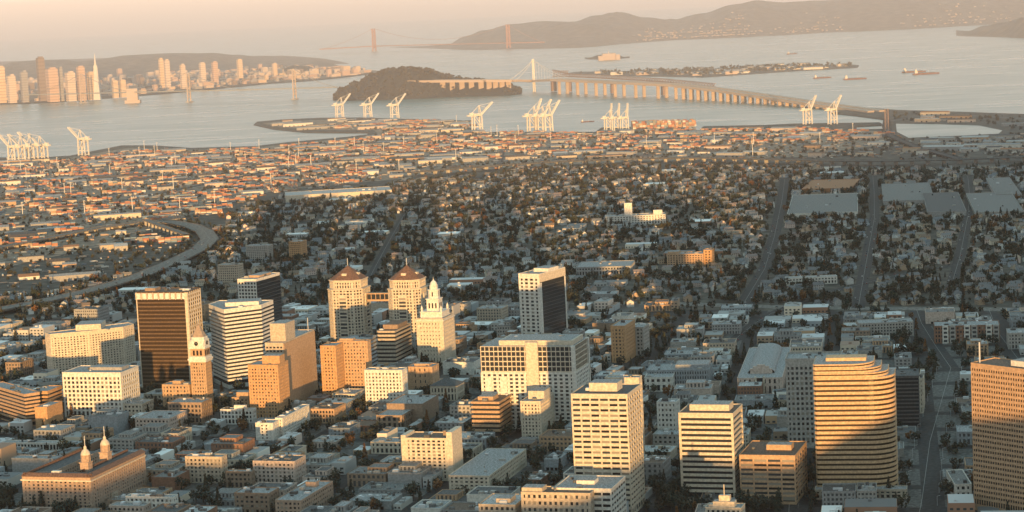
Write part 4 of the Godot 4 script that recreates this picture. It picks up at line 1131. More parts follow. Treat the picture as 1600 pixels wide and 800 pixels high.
	for k in 6:
		var c: Array = [[875.0, -4969.2, 106.7, 400.0, 8.1, 9.0], [1093.2, -4999.5, 53.3, 400.0, 8.2, 9.0], [1000.1, -4662.7, 94.4, 400.0, 7.6, 9.0], [668.2, -4801.5, 142.5, 400.0, 7.9, 9.0], [903.3, -4699.3, 75.4, 400.0, 9.0, 9.0], [746.5, -5231.1, 112.8, 229.4, 8.7, 14.0]][k]
		tower("shed", ["broad grey shed with flat roof beyond the right road", "grey shed at the right edge under the far freeway", "wide pale shed at the right edge", "long white shed with row of openings", "grey shed beside wide pale shed", "brick-red shed left of the far freeway ramp"][k], "shed", ["broad grey shed", "", "wide pale shed", "long white shed", "", "brick-red shed"][k], c[0], c[1], c[2], c[3], c[4], c[5], {st = "plain", wall = ["grey", "grey", "concrete", "white", "grey", "rust"][k], roof = ["roof_dull", "roof_dull", "roof_dull", "roof_dull", "roof_dark", "rust"][k], units = 4})

func crown_panels(t: Node3D, w: float, d: float, h: float) -> void:
	for k in 9:
		part(t, "crown_panel", cube, mats["white"], Vector3(-w / 2 + (k + 0.5) * w / 9.0, h - 4.6, d / 2 + 0.15), 0, Vector3(w / 9.0 - 2.4, 7.6, 0.5))
	for k in 10:
		part(t, "crown_fin", cube, mats["cream"], Vector3(-w / 2 + k * w / 9.0 * 0.995 + 0.2, h - 4.6, d / 2 + 0.3), 0, Vector3(0.9, 9.0, 1.0))
	# the gridded end wall
	for k in 7:
		part(t, "end_pier", cube, mats["cream"], Vector3(w / 2 + 0.25, h / 2, -d / 2 + (k + 0.25) * d / 6.6), 0, Vector3(0.7, h, 1.9))
	for k in 24:
		part(t, "end_band", cube, mats["cream"], Vector3(w / 2 + 0.15, (k + 1) * h / 24.6, 0), 0, Vector3(0.5, 2.0, d - 0.4))
	part(t, "corner_pier", cube, mats["cream"], Vector3(w / 2 - 1.5, h / 2, d / 2 + 0.2), 0, Vector3(4.0, h, 0.8))
	part(t, "corner_pier", cube, mats["cream"], Vector3(-w / 2 + 0.9, h / 2, d / 2 + 0.2), 0, Vector3(1.2, h, 0.8))

func gold_side(t: Node3D, w: float, d: float, h: float) -> void:
	part(t, "crown_wall", cube, mats["cream"], Vector3(w / 2 + 0.3, h - 5.5, 0), 0, Vector3(0.8, 11.0, d + 0.3))
	part(t, "edge_wall", cube, mats["white"], Vector3(w / 2 + 0.3, h / 2 - 6, d / 2 - 3.0), 0, Vector3(0.7, h - 12.2, 6.0))
	part(t, "edge_wall", cube, mats["white"], Vector3(w / 2 + 0.3, h / 2 - 6, -d / 2 + 1.6), 0, Vector3(0.7, h - 12.2, 3.2))
	part(t, "glass_wall", cube, mats["glass"], Vector3(w / 2 + 0.2, h / 2 - 6, -1.0), 0, Vector3(0.5, h - 12.4, d - 9.4))
	for k in 17:
		part(t, "mullion", cube, mats["dark_grey"], Vector3(w / 2 + 0.42, (k + 1) * (h - 13.0) / 18.0, -1.0), 0, Vector3(0.2, 0.5, d - 9.6))

func dark_side(t: Node3D, w: float, d: float, h: float) -> void:
	part(t, "glass_wall", cube, mats["glass"], Vector3(w / 2 + 0.25, h / 2 - 1.5, 0), 0, Vector3(0.6, h - 3.2, d - 1.0))
	for k in 18:
		part(t, "mullion", cube, mats["dark_grey"], Vector3(w / 2 + 0.5, (k + 1) * (h - 4.0) / 19.0, 0), 0, Vector3(0.24, 1.0, d - 1.4))

func sky_bridge(ax: float, az: float, bx: float, bz: float) -> void:
	var a := Vector3(ax, 0, az)
	var b := Vector3(bx, 0, bz)
	var m := (a + b) / 2.0
	var t := thing("sky_bridge", "enclosed footbridge high between the two pyramid-roofed towers", "bridge", ground_at(m.x, m.z), atan2(-(b - a).z, (b - a).x))
	var gap := a.distance_to(b) - 48.0
	one(t, "deck", "tan", func(s): s.prism(rect(gap, 8.0), 60.0, 62.5); s.prism(rect(gap, 8.4), 70.0, 71.5))
	one(t, "glazing", "glass", func(s): s.prism(rect(gap, 7.0), 62.5, 70.0))
	for k in 6:
		part(t, "mullion", cube, mats["tan"], Vector3(-gap / 2 + (k + 0.5) * gap / 6.0, 66.2, 3.6), 0, Vector3(0.9, 7.6, 0.5))

func pylons(t: Node3D, w: float, d: float, h: float) -> void:
	one(t, "end_pylon", "cream", func(s): s.prism(rect(5.0, d * 0.9, -w / 2 - 2.6, 0), 0.0, h + 3.0))
	one(t, "end_pylon", "cream", func(s): s.prism(rect(6.0, d + 1.0, w / 2 + 3.1, 0), 0.0, h + 7.0))
	one(t, "water_tank", "brown", func(s): s.prism(rect(6.0, 6.0, w / 2 - 6, -4), h, h + 5.0))

func hotel_sign(x: float, z: float) -> void:
	# a roof with an open frame of pale bars and boards, too far off to read
	var t := thing("roof_frame_house", "tan house with pale open frame of boards on its roof", "building", ground_at(x, z), deg_to_rad(-17.0))
	footprints.append([Vector2(x, z), 11.0, 6.0, deg_to_rad(-17.0)])
	mass(t, rect(22, 12), 0.0, 11.0, {st = "punch", n = 2, bay = 4.4, wall = "buff", merged = true})
	one(t, "frame", "metal", func(s):
		for k in 4:
			s.bar(Vector3(-9 + k * 6, 11, 0), Vector3(-9 + k * 6, 24, 0), 0.4)
		for k in 3:
			s.bar(Vector3(-9, 13.0 + k * 4.6, 0), Vector3(9, 13.0 + k * 4.6, 0), 0.35))
	for k in 3:
		part(t, "board", cube, mats["cream"], Vector3(-1.0 + k * 0.6, 23.0 - k * 4.4, 0.6), 0, Vector3(9.0 + k * 4.5, 2.6, 0.4))

func theatre(x: float, z: float, w: float, d: float, h: float, yaw: float) -> void:
	var t := tower("theatre", "cream theatre with rounded gable front and vaulted grey roof", "theatre", "vaulted theatre", x, z, w, d, h, yaw, {st = "punch", n = 2, bay = 6.0, sp = 0.4, pw = 0.6, wall = "pale_pink", units = 1, para = 0.5})
	one(t, "vault_roof", "roof_grey", func(s):
		for k in 10:
			var a0 := PI * k / 10.0
			var a1 := PI * (k + 1) / 10.0
			var r := w * 0.3
			s.quad(Vector3(cos(a0) * r, h + sin(a0) * r * 0.5, d * 0.35), Vector3(cos(a1) * r, h + sin(a1) * r * 0.5, d * 0.35), Vector3(cos(a1) * r, h + sin(a1) * r * 0.5, -d * 0.45), Vector3(cos(a0) * r, h + sin(a0) * r * 0.5, -d * 0.45)))
	one(t, "gable_front", "pale_pink", func(s): s.prism(rect(w * 0.5, 3.0, 0, d * 0.36), h, h + 6.0); s.prism(rect(w * 0.36, 2.8, 0, d * 0.36), h + 6.0, h + 9.0); s.prism(rect(w * 0.18, 2.6, 0, d * 0.36), h + 9.0, h + 11.0))
	part(t, "arched_window", cube, mats["pane_dark"], Vector3(0, h * 0.6, d / 2 + 0.1), 0, Vector3(7, h * 0.8, 0.3))
	one(t, "portal", "cream", func(s): s.prism(rect(12, 2.0, 0, d / 2 + 0.6), 0.0, h * 0.18); s.box(Vector3(-5, h * 0.55, d / 2 + 0.5), Vector3(2, h * 1.1, 1.6)); s.box(Vector3(5, h * 0.55, d / 2 + 0.5), Vector3(2, h * 1.1, 1.6)))

func bays(x: float, z: float, w: float, d: float, h: float, yaw: float) -> void:
	var t: Node3D = get_node("colour_apartments")
	for k in 9:
		if k % 3 != 0:
			var b := one(t, "bay_front", "white" if k % 3 == 1 else "concrete", func(s): s.prism(rect(w / 11.0, 2.0), 0.0, h + 1.2))
			b.position = Vector3(-w / 2 + (k + 0.5) * w / 9.0, 0, d / 2 + 0.9)
			for f in 4:
				part(b, "window", cube, mats["pane"], Vector3(0, h * (0.16 + 0.24 * f), 1.0), 0, Vector3(w / 11.0 * 0.6, h * 0.13, 0.2))

# ---------------------------------------------------------------- rows of smaller buildings

const TONES := {"white": "white", "cream": "cream", "buff": "buff", "concrete": "pale grey", "grey": "grey", "brick": "red brick", "brown": "brown", "pale_pink": "pinkish", "tan": "tan", "blue_grey": "blue-grey"}

var lots := []

func small_building(x: float, z: float, w: float, d: float, h: float, yaw: float, wall: String, roof: String, group: String) -> void:
	footprints.append([Vector2(x, z), w / 2, d / 2, deg_to_rad(-yaw)])
	lots.append([x, z, w, d, h, yaw, wall, roof, group])

# the lots that show largest become buildings of their own, the rest one mass
func raise_lots() -> void:
	var score := func(q: Array) -> float:
		var seen: bool = absf(q[0] / q[1]) < 0.23 and q[1] < -2020.0
		return (q[2] * (q[4] + q[3] * 0.2) / (q[0] * q[0] + q[1] * q[1])) * (1.0 if seen else 0.001)
	lots.sort_custom(func(p, q): return score.call(p) > score.call(q))
	var rest := Shape.new()
	var panes := Shape.new()
	for k in lots.size():
		var q: Array = lots[k]
		if k < 295:
			raise_one(q[0], q[1], q[2], q[3], q[4], q[5], q[6], q[7], q[8])
			continue
		var turn := Basis(Vector3.UP, deg_to_rad(-q[5]))
		var at := ground_at(q[0], q[1])
		var c: Color = mats[q[6]].albedo_color.srgb_to_linear()
		rest.tint = c
		rest.box(at + Vector3(0, q[4] / 2, 0), Vector3(q[2], q[4], q[3]), turn)
		rest.tint = mats[q[7]].albedo_color.srgb_to_linear()
		rest.box(at + Vector3(0, q[4] + 0.1, 0), Vector3(q[2] - 0.8, 0.25, q[3] - 0.8), turn)
		for f in maxi(1, int(q[4] / 4.6)):
			var n := maxi(2, int(q[2] / 5.0))
			for i in n:
				panes.box(at + turn * Vector3(-q[2] / 2 + (i + 0.5) * q[2] / n, 2.4 + f * 4.4, q[3] / 2), Vector3(q[2] / n * 0.5, 2.0, 0.3), turn)
		for i in rng.randi_range(1, 4):
			rest.box(at + turn * Vector3(rng.randf_range(-0.35, 0.35) * q[2], q[4] + 1.0, rng.randf_range(-0.35, 0.35) * q[3]), Vector3(rng.randf_range(2, 6), 2.2, rng.randf_range(2, 5)), turn)
	var o := setting("distant_blocks", rest.mesh(), mats["painted"], "stuff")
	o.set_meta("label", "low grey and buff blocks filling the streets further back")
	part(o, "windows", panes.mesh(), mats["pane"]).set_meta("kind", "stuff")

func raise_one(x: float, z: float, w: float, d: float, h: float, yaw: float, wall: String, roof: String, group: String) -> void:
	var units := rng.randi_range(3, 9) if w * d > 300.0 else rng.randi_range(1, 3)
	var floors := maxi(1, int(h / 4.6))
	var kind := "narrow " if w < 16.0 else ("broad " if w > 36.0 else "")
	var size: String = ["", "one-storey", "two-storey", "three-storey", "four-storey", "five-storey", "six-storey", "seven-storey", "eight-storey"][mini(floors, 8)]
	var label := "%s%s %s block, %s roof, %s" % [kind, size, TONES[wall], {"roof_grey": "pale", "roof_dull": "grey", "roof_dark": "dark", "roof_white": "white", "roof_brown": "brown"}[roof], cue(ground_at(x, z))]
	if used_labels.has(label):
		label = label.replace("roof,", "roof and %s," % ["vents", "stair house", "plant boxes", "ducts"][units % 4])
	var t := thing("city_block", unique(label), "building", ground_at(x, z), deg_to_rad(-yaw), group)
	var plain := rng.randf() < 0.34
	mass(t, rect(w, d), 0.0, h, {st = "plain" if plain else "punch", n = floors, bay = rng.randf_range(3.6, 5.5), sp = rng.randf_range(0.38, 0.52), pw = rng.randf_range(0.4, 0.6), wall = wall, roof = roof, glass = "pane_soft", merged = true, para = rng.randf_range(0.5, 1.2), top = 1.2, bot = 0.8, deep = 0.5})
	if rng.randf() < 0.3 and w > 16.0:   # an upper storey set back on one side
		mass(t, rect(w * 0.5, d * 0.6, w * rng.randf_range(-0.2, 0.2), -d * 0.12), h + 0.1, h + rng.randf_range(3.4, 6.0), {st = "punch", n = 1, bay = 4.0, sp = 0.4, pw = 0.5, wall = wall, roof = roof, glass = "pane_soft", merged = true, para = 0.4, top = 0.8, bot = 0.6, deep = 0.4})
	if plain:
		for k in 3:
			part(t, "door", cube, mats["pane_dark"], Vector3((k - 1) * w * 0.28, 1.6, d / 2 + 0.05), 0, Vector3(3.2, 3.2, 0.2))
	clutter(t, w, d, h, units)
	if rng.randf() < 0.35 and w > 12.0:
		part(t, "stair_house", unit_mesh, mats[wall], Vector3(rng.randf_range(-0.25, 0.25) * w, h + 1.6, rng.randf_range(-0.25, 0.25) * d), 0, Vector3(5, 3.2, 4))

func mid_buildings() -> void:
	pass

func city_fill() -> void:
	var zones := [
		[PackedVector2Array([Vector2(-895, -3512), Vector2(-816, -3561), Vector2(-577, -3596), Vector2(-308, -3563), Vector2(95, -3455), Vector2(201, -3419), Vector2(171, -2660), Vector2(118, -1880), Vector2(-526, -2001)]), 17.0, "downtown blocks between the towers", 0.0],
		[PackedVector2Array([Vector2(200, -3412), Vector2(551, -3246), Vector2(818, -3131), Vector2(470, -1814), Vector2(118, -1880), Vector2(171, -2660)]), 9.6, "uptown blocks right of the towers", 1.0]]
	for zone in zones:
		var poly: PackedVector2Array = zone[0]
		var yaw: float = zone[1]
		var a := deg_to_rad(yaw)
		var u := Vector2(cos(a), sin(a))
		var s := Vector2(sin(a), -cos(a))
		var origin := Vector2(417.2, -2297.3)
		var pave := Shape.new()
		for i in range(-26, 12):
			for j in range(-16, 24):
				var bu := 92.0
				var bs := 74.0
				var corner: Vector2 = origin + u * (13.0 + i * (bu + 21.0)) + s * (10.0 + j * (bs + 18.0))
				var mid := corner + u * bu / 2 + s * bs / 2
				if not Geometry2D.is_point_in_polygon(mid, poly):
					continue
				pave.box(ground_at(mid.x, mid.y, 0.2), Vector3(bu, 0.22, bs), Basis(Vector3.UP, -a))
				for row in 2:
					var at := 1.0
					while at < bu - 8.0:
						var w := minf(rng.randf_range(16, 48), bu - 1.0 - at)
						var dd := bs / 2 - rng.randf_range(1.0, 5.0)
						var c := corner + u * (at + w / 2) + s * (1.0 + row * bs / 2 + dd / 2)
						at += w + rng.randf_range(0.4, 3.0)
						var roll := rng.randf()
						var h := rng.randf_range(5.5, 11.0)
						if roll > 0.62: h = rng.randf_range(10, 17)
						if roll > 0.92 and zone[3] == 0.0: h = rng.randf_range(16, 26)
						if rng.randf() < 0.3 or not Geometry2D.is_point_in_polygon(c, poly): continue
						var r := maxf(w, dd) * 0.42
						if blocked(c, minf(w, dd) * 0.5) or road_near(c, r * 0.8):
							w *= 0.55
							dd *= 0.6
							h *= 0.8
							if blocked(c, minf(w, dd) * 0.5) or road_near(c, maxf(w, dd) * 0.45): continue
						var wall: String = ["white", "cream", "buff", "concrete", "concrete", "grey", "grey", "grey", "brick", "brown", "brown", "pale_pink", "tan", "blue_grey"][rng.randi() % 14]
						var roof: String = ["roof_grey", "roof_grey", "roof_dull", "roof_dull", "roof_dull", "roof_white", "roof_dark", "roof_dark", "roof_brown"][rng.randi() % 9]
						small_building(c.x, c.y, w - 0.4, dd, h, yaw, wall, roof, zone[2])
		setting("pavement", pave.mesh(), mats["pavement"])

# ---------------------------------------------------------------- houses and trees of the flat west side

func house_parts() -> Array:
	var w := Shape.new()
	w.prism(rect(8.5, 14.0), 0.0, 6.4)
	w.prism(rect(4.0, 2.2, -1.5, 7.9), 0.0, 3.2)
	w.tri(Vector3(-4.25, 6.4, 7.0), Vector3(0, 9.2, 7.0), Vector3(4.25, 6.4, 7.0)); w.tri(Vector3(-4.25, 6.4, -7.0), Vector3(4.25, 6.4, -7.0), Vector3(0, 9.2, -7.0))
	var r := Shape.new()
	for sx in [-1, 1]:
		r.quad(Vector3(0, 9.4, 7.6), Vector3(sx * 4.9, 6.1, 7.6), Vector3(sx * 4.9, 6.1, -7.6), Vector3(0, 9.4, -7.6))
		r.quad(Vector3(0, 9.15, 7.6), Vector3(sx * 4.9, 5.85, 7.6), Vector3(sx * 4.9, 6.1, 7.6), Vector3(0, 9.4, 7.6))
	r.box(Vector3(2.2, 9.2, -3.0), Vector3(0.8, 2.0, 0.8))
	var g := Shape.new()
	for y in [1.9, 4.8]:
		for x in [1.2, 3.0]:
			g.box(Vector3(x, y, 7.02), Vector3(1.0, 1.5, 0.1))
		for z in [-4.5, -1.5, 1.5, 4.5]:
			g.box(Vector3(4.27, y, z), Vector3(0.1, 1.4, 1.0))
			g.box(Vector3(-4.27, y, z), Vector3(0.1, 1.4, 1.0))
	var d := Shape.new()
	d.box(Vector3(-1.5, 1.2, 9.02), Vector3(1.1, 2.2, 0.1))
	return [w, r, g, d]

func west_side() -> void:
	var hp := house_parts()
	var joined := Shape.new()
	for k in 4:
		var s: Shape = hp[k]
		joined.v.append_array(s.v)
		joined.n.append_array(s.n)
		for c in s.v.size():
			joined.c.append([Color(1, 1, 1), Color(0.34, 0.34, 0.35), Color(0.08, 0.08, 0.09), Color(0.2, 0.16, 0.12)][k])
	var far_house := joined.mesh()
	var meshes := []
	for s in hp:
		meshes.append(s.mesh())
	var crowns := [crown_mesh(1, 11.0, 10.0, 190, 0.85, false), crown_mesh(2, 9.0, 9.0, 170, 0.8, false), crown_mesh(3, 15.0, 6.0, 190, 0.8, true)]
	var trunk := trunk_mesh(11.0, 0.35)
	var zone := PackedVector2Array([Vector2(-988, -3638), Vector2(-610, -4295), Vector2(-610, -4747), Vector2(-634, -5120), Vector2(-587, -5674), Vector2(-381, -5728), Vector2(-261, -5971), Vector2(-59, -6149), Vector2(150, -6156), Vector2(525, -6060), Vector2(935, -5638), Vector2(1475, -5391), Vector2(860, -3155), Vector2(469, -3321), Vector2(194, -3464), Vector2(-106, -3590), Vector2(-397, -3638), Vector2(-631, -3673)])
	var a := deg_to_rad(9.0)
	var u := Vector2(cos(a), sin(a))
	var s2 := Vector2(sin(a), -cos(a))
	var houses := []
	var warp := FastNoiseLite.new()
	warp.frequency = 0.004
	warp.seed = 5
	var clump := FastNoiseLite.new()
	clump.frequency = 0.012
	clump.seed = 8
	var trees := []
	for i in range(-26, 30):
		for j in range(0, 48):
			var base: Vector2 = u * i * 84.0 + s2 * (3300.0 + j * 75.0)
			if not Geometry2D.is_point_in_polygon(base, zone): continue
			var yard := rng.randf() < 0.09
			if yard:
				# a hall or a yard takes the whole block
				if rng.randf() < 0.75 and not blocked(base, 30.0) and not road_near(base, 26.0):
					var wall: String = ["concrete", "white", "grey", "brick", "cream"][rng.randi() % 5]
					small_building(base.x, base.y, rng.randf_range(34, 60), rng.randf_range(22, 44), rng.randf_range(6, 10), 9.0, wall, ["roof_grey", "roof_white", "roof_grey", "roof_dark"][rng.randi() % 4], "halls among the west side houses")
				continue
			for row in [-1, 1]:
				for k in 5:
					var p: Vector2 = base + u * (row * 19.0 + rng.randf_range(-7, 7)) + s2 * ((k - 2) * 14.0 + rng.randf_range(-4, 4))
					p += Vector2(warp.get_noise_2d(p.x, p.y), warp.get_noise_2d(p.y, p.x)) * 60.0
					if rng.randf() < 0.22 or blocked(p, 9.0) or road_near(p, 9.0): continue
					houses.append([p, a - PI / 2 * row + (PI / 2 if rng.randf() < 0.4 else 0.0) + rng.randf_range(-0.15, 0.15), rng.randf_range(0.65, 1.35)])
			for k in 42:
				var p: Vector2 = base + u * rng.randf_range(-41, 41) + s2 * rng.randf_range(-37, 37)
				if clump.get_noise_2d(p.x, p.y) < rng.randf_range(-0.35, 0.45) or road_near(p, 3.0) or blocked(p, 4.0): continue
				trees.append([p, rng.randf_range(0.5, 1.4)])
	# street and park trees in the city itself
	var town := PackedVector2Array([Vector2(-902, -3541), Vector2(-564, -3507), Vector2(-299, -3448), Vector2(92, -3373), Vector2(545, -3209), Vector2(810, -3103), Vector2(470, -1814), Vector2(-526, -2001)])
	var tries := 0
	var city_trees := 0
	while tries < 22000 and city_trees < 2300:
		tries += 1
		var p := Vector2(rng.randf_range(-900, 900), rng.randf_range(-3600, -1950))
		if not Geometry2D.is_point_in_polygon(p, town) or blocked(p, 3.2) or road_near(p, 2.0): continue
		trees.append([p, rng.randf_range(0.7, 1.45)])
		city_trees += 1
	for w in [roads[0], roads[1]]:   # belts of trees along the freeways
		var pts: PackedVector2Array = w[0]
		for i in pts.size() - 1:
			for j in int(pts[i].distance_to(pts[i + 1]) / (5.0 if w == roads[0] else 11.0)):
				var run := (pts[i + 1] - pts[i]).normalized()
				var p: Vector2 = pts[i].lerp(pts[i + 1], rng.randf()) + Vector2(-run.y, run.x) * (w[1] * 0.5 + rng.randf_range(8, 40)) * (1.0 if rng.randf() < 0.5 else -1.0)
				if road_near(p, 3.0) or blocked(p, 3.0): continue
				trees.append([p, rng.randf_range(0.6, 1.35)])
	# dark groves seen at the foot of the towers
	for g in [Vector2(138.4, -2250.0), Vector2(119.0, -2151.3), Vector2(157.5, -2129.1), Vector2(-38.3, -2570.2), Vector2(-81.7, -2530.9), Vector2(47.0, -2454.9), Vector2(-488.3, -2195.7), Vector2(-466.8, -2183.0), Vector2(-444.4, -2181.2), Vector2(-422.0, -2646.8), Vector2(433.7, -3409.7), Vector2(470.7, -3396.8), Vector2(97.0, -3526.9), Vector2(37.7, -3585.2), Vector2(-64.5, -3583.2), Vector2(-331.7, -3600.7), Vector2(139.4, -2092.1), Vector2(213.7, -2055.6)]:
		for k in 16:
			var p: Vector2 = g + Vector2(rng.randfn(), rng.randfn()) * Vector2(14, 16)
			if not blocked(p, 2.0):
				trees.append([p, rng.randf_range(0.8, 1.5)])
	houses.sort_custom(func(p, q): return p[0].length() < q[0].length())
	trees.sort_custom(func(p, q): return p[0].length() < q[0].length())
	var view := func(p: Vector2) -> bool:
		return absf(p.x / p.y) < 0.232 and p.y < -2030.0
	var tones := [["white", Color(.6, .59, .56)], ["pale grey", Color(.42, .42, .41)], ["beige", Color(.5, .43, .34)], ["blue-grey", Color(.3, .34, .37)], ["tan", Color(.42, .31, .22)], ["pale pink", Color(.52, .41, .36)]]
	for t in tones:
		mat("house " + t[0], t[1].linear_to_srgb(), 0.85, noise_fine, 0.05)
	mat("house roof", lin(.17, .17, .175), 0.9, noise_fine, 0.05)
	var near := 0
	var where := []
	var tints := []
	for h in houses:
		var k := rng.randi() % tones.size()
		var at := ground_at(h[0].x, h[0].y)
		if near < 300 and view.call(h[0]):
			near += 1
			var t := thing("house", unique("%s pitched-roof house %s" % [tones[k][0], cue(at)]), "house", at, h[1], "pitched-roof houses beyond the freeway")
			t.scale = Vector3.ONE * h[2]
			part(t, "wall", meshes[0], mats["house " + tones[k][0]])
			part(t, "roof", meshes[1], mats["house roof"])
			part(t, "window_set", meshes[2], mats["pane"]).set_meta("kind", "stuff")
			part(t, "door", meshes[3], mats["brown"])
		else:
			where.append(Transform3D(Basis(Vector3.UP, h[1]).scaled(Vector3.ONE * h[2]), at))
			tints.append(tones[k][1])
	raise_lots()
	mass_of("distant_houses", far_house, mats["painted"], where, tints)
	var greens := [Color(.03, .038, .024), Color(.036, .037, .024), Color(.026, .034, .024), Color(.042, .043, .027)]
	var leaf_mats := []
	for k in 4:
		var m := StandardMaterial3D.new()
		m.albedo_color = greens[k].linear_to_srgb()
		m.vertex_color_use_as_albedo = true
		m.roughness = 0.9
		m.backlight_enabled = true
		m.backlight = lin(0.02, 0.022, 0.008)
		leaf_mats.append(m)
	var autumn := StandardMaterial3D.new()
	autumn.albedo_color = lin(.17, .075, .025)
	autumn.vertex_color_use_as_albedo = true
	autumn.roughness = 0.9
	mat("bark", lin(.07, .055, .045), 0.95)
	near = 0
	var places := [[], [], []]
	var colours := [[], [], []]
	for tr in trees:
		var k := 2 if rng.randf() < 0.22 else rng.randi() % 2
		var at := ground_at(tr[0].x, tr[0].y)
		var turn := rng.randf() * TAU
		var orange := rng.randf() < 0.07
		if near < 300 and view.call(tr[0]):
			near += 1
			var kind: String = "rusty autumn" if orange and k < 2 else ["dark rounded", "low bushy", "tall pointed"][k]
			var t := thing("tree", unique("%s tree %s" % [kind, cue(at)]), "tree", at, turn, "trees along the city streets")
			t.scale = Vector3.ONE * tr[1]
			part(t, "trunk", trunk, mats["bark"])
			part(t, "crown", crowns[k], autumn if orange and k < 2 else leaf_mats[rng.randi() % 4])
		else:
			places[k].append(Transform3D(Basis(Vector3.UP, turn).scaled(Vector3.ONE * tr[1]), at))
			colours[k].append(Color(.15, .07, .025) if orange else greens[rng.randi() % 4] * rng.randf_range(0.8, 1.3))
	for k in 3:
		mass_of(["distant_woodland", "distant_scrub", "distant_conifers"][k], crowns[k], mats["leaf"], places[k], colours[k])

# ---------------------------------------------------------------- the port

func port() -> void:
	var zone := PackedVector2Array([Vector2(-1850, -7170), Vector2(-1662, -7427), Vector2(-1448, -7517), Vector2(-1312, -7851), Vector2(-1058, -7616), Vector2(-836, -7557), Vector2(-741, -7680), Vector2(-512, -7848), Vector2(-439, -8149), Vector2(-476, -8408), Vector2(-710, -8674), Vector2(-892, -9032), Vector2(-592, -9143), Vector2(-349, -8848), Vector2(-180, -8620), Vector2(-125, -7910), Vector2(296, -7554), Vector2(606, -7559), Vector2(855, -7399), Vector2(1145, -7006), Vector2(1107, -6498), Vector2(1002, -6034), Vector2(624, -6183), Vector2(368, -6299), Vector2(119, -6313), Vector2(-59, -6261), Vector2(-268, -6142), Vector2(-614, -5779), Vector2(-727, -5164), Vector2(-596, -4470), Vector2(-718, -4067), Vector2(-855, -3741), Vector2(-945, -3589)])
	var spit := PackedVector2Array([Vector2(-991, -9247), Vector2(-906, -9314), Vector2(-596, -9192), Vector2(-351, -8894), Vector2(-180, -8620), Vector2(-151, -8152), Vector2(-445, -8267), Vector2(-488, -8417), Vector2(-707, -8630), Vector2(-883, -8938)])
	var toll := PackedVector2Array([Vector2(1185, -7008), Vector2(1170, -6593), Vector2(1321, -6599), Vector2(1483, -6656), Vector2(1610, -6712), Vector2(1368, -5708), Vector2(1018, -5931), Vector2(1083, -6515)])
	for a in [["left cranes", Vector2(-1580.4, -7486.9)], ["lone left crane", Vector2(-1440.7, -7719.5)], ["island cranes", Vector2(-563.1, -9306.1)], ["big white crane", Vector2(-101.1, -8000.8)], ["crane trio", Vector2(119.7, -7830.0)], ["container pier", Vector2(474.1, -7662.2)], ["landing cranes", Vector2(1041.4, -7536.1)], ["lagoon", Vector2(1345.9, -6916.1)], ["freeway bend", Vector2(-624.3, -4655.3)], ["spit tip", Vector2(-990.6, -9247.2)], ["rail yard trains", Vector2(-950.5, -5635.0)]]:
		anchors.append([a[0], ground_at(a[1].x, a[1].y)])
	var approach := PackedVector2Array([Vector2(1364, -7974), Vector2(1542, -7692), Vector2(1693, -7403), Vector2(1810, -7048), Vector2(1698, -6613), Vector2(1529, -6775), Vector2(1533, -6965), Vector2(1503, -7195), Vector2(1409, -7344), Vector2(1280, -7488)])
	var kinds := 0
	# warehouses and sheds, aligned with the yards
	var tries := 0
	while kinds < 290 and tries < 9000:
		tries += 1
		var p := Vector2(rng.randf_range(-2600, 2300), rng.randf_range(-8900, -3700))
		if kinds >= 240:
			p = Vector2(rng.randf_range(-1100, 1900), rng.randf_range(-9800, -6000))
			if not Geometry2D.is_point_in_polygon(p, spit if kinds < 260 else (toll if kinds < 282 else approach)): continue
		elif not Geometry2D.is_point_in_polygon(p, zone): continue
		var yaw := -14.0 if p.x < -500.0 else (0.0 if p.x < 300.0 else 27.0)
		yaw += rng.randf_range(-3, 3)
		var w := rng.randf_range(16, 70) if p.y > -6500.0 else rng.randf_range(24, 120)
		if rng.randf() < 0.12: w *= 1.7
		var d := rng.randf_range(12, 38)
		if blocked(p, maxf(w, d) * 0.42) or road_near(p, w * 0.3): continue
		kinds += 1
		var h := rng.randf_range(6, 12)
		var wall: String = ["white", "cream", "tan", "buff", "concrete", "pale_pink", "concrete", "grey", "grey", "white"][rng.randi() % 10]
		var roof: String = ["roof_grey", "roof_white", "roof_brown", "roof_grey", "roof_dark", "roof_grey", "rust"][rng.randi() % 7]
		var at := ground_at(p.x, p.y)
		var t := thing("warehouse", unique("%s %s warehouse, %s roof, %s" % ["long" if w > 80.0 else "small", {"white": "white", "cream": "cream", "buff": "buff", "tan": "tan", "concrete": "pale grey", "pale_pink": "pinkish", "grey": "grey"}[wall], {"roof_grey": "grey", "roof_white": "white", "rust": "rusty", "roof_brown": "brown", "roof_dark": "dark"}[roof], cue(at)]), "warehouse", at, deg_to_rad(-yaw), "warehouses of the port")
		footprints.append([p, w / 2, d / 2, deg_to_rad(-yaw)])
		one(t, "wall", wall, func(s): s.prism(rect(w, d), 0.0, h))
		gabled(t, w, d, h, d * 0.12, roof)
		var n := maxi(2, int(w / 16.0))
		for k in n:
			part(t, "loading_door", cube, mats["pane_dark" if k % 3 else "grey"], Vector3(-w / 2 + (k + 0.5) * w / n, 2.2, d / 2 + 0.05), 0, Vector3(5, 4.4, 0.2))
	# container stacks
	var protos := []
	for k in 7:
		var s := Shape.new()
		var r := RandomNumberGenerator.new()
		r.seed = 40 + k
		for ix in 4 + k % 3:
			for iz in 6:
				for iy in r.randi_range(1, 4):
					s.tint = [Color(.34, .17, .1), Color(.26, .11, .08), Color(.12, .18, .24), Color(.46, .42, .37), Color(.36, .25, .16), Color(.2, .2, .19)][r.randi() % 6] * r.randf_range(0.8, 1.2)
					s.box(Vector3(ix * 12.9, iy * 2.9 + 1.4, iz * 2.7), Vector3(12.2, 2.7, 2.44))
		protos.append(s.mesh())
	var stacks := 0
	tries = 0
	var far_where := []
	var far_tint := []
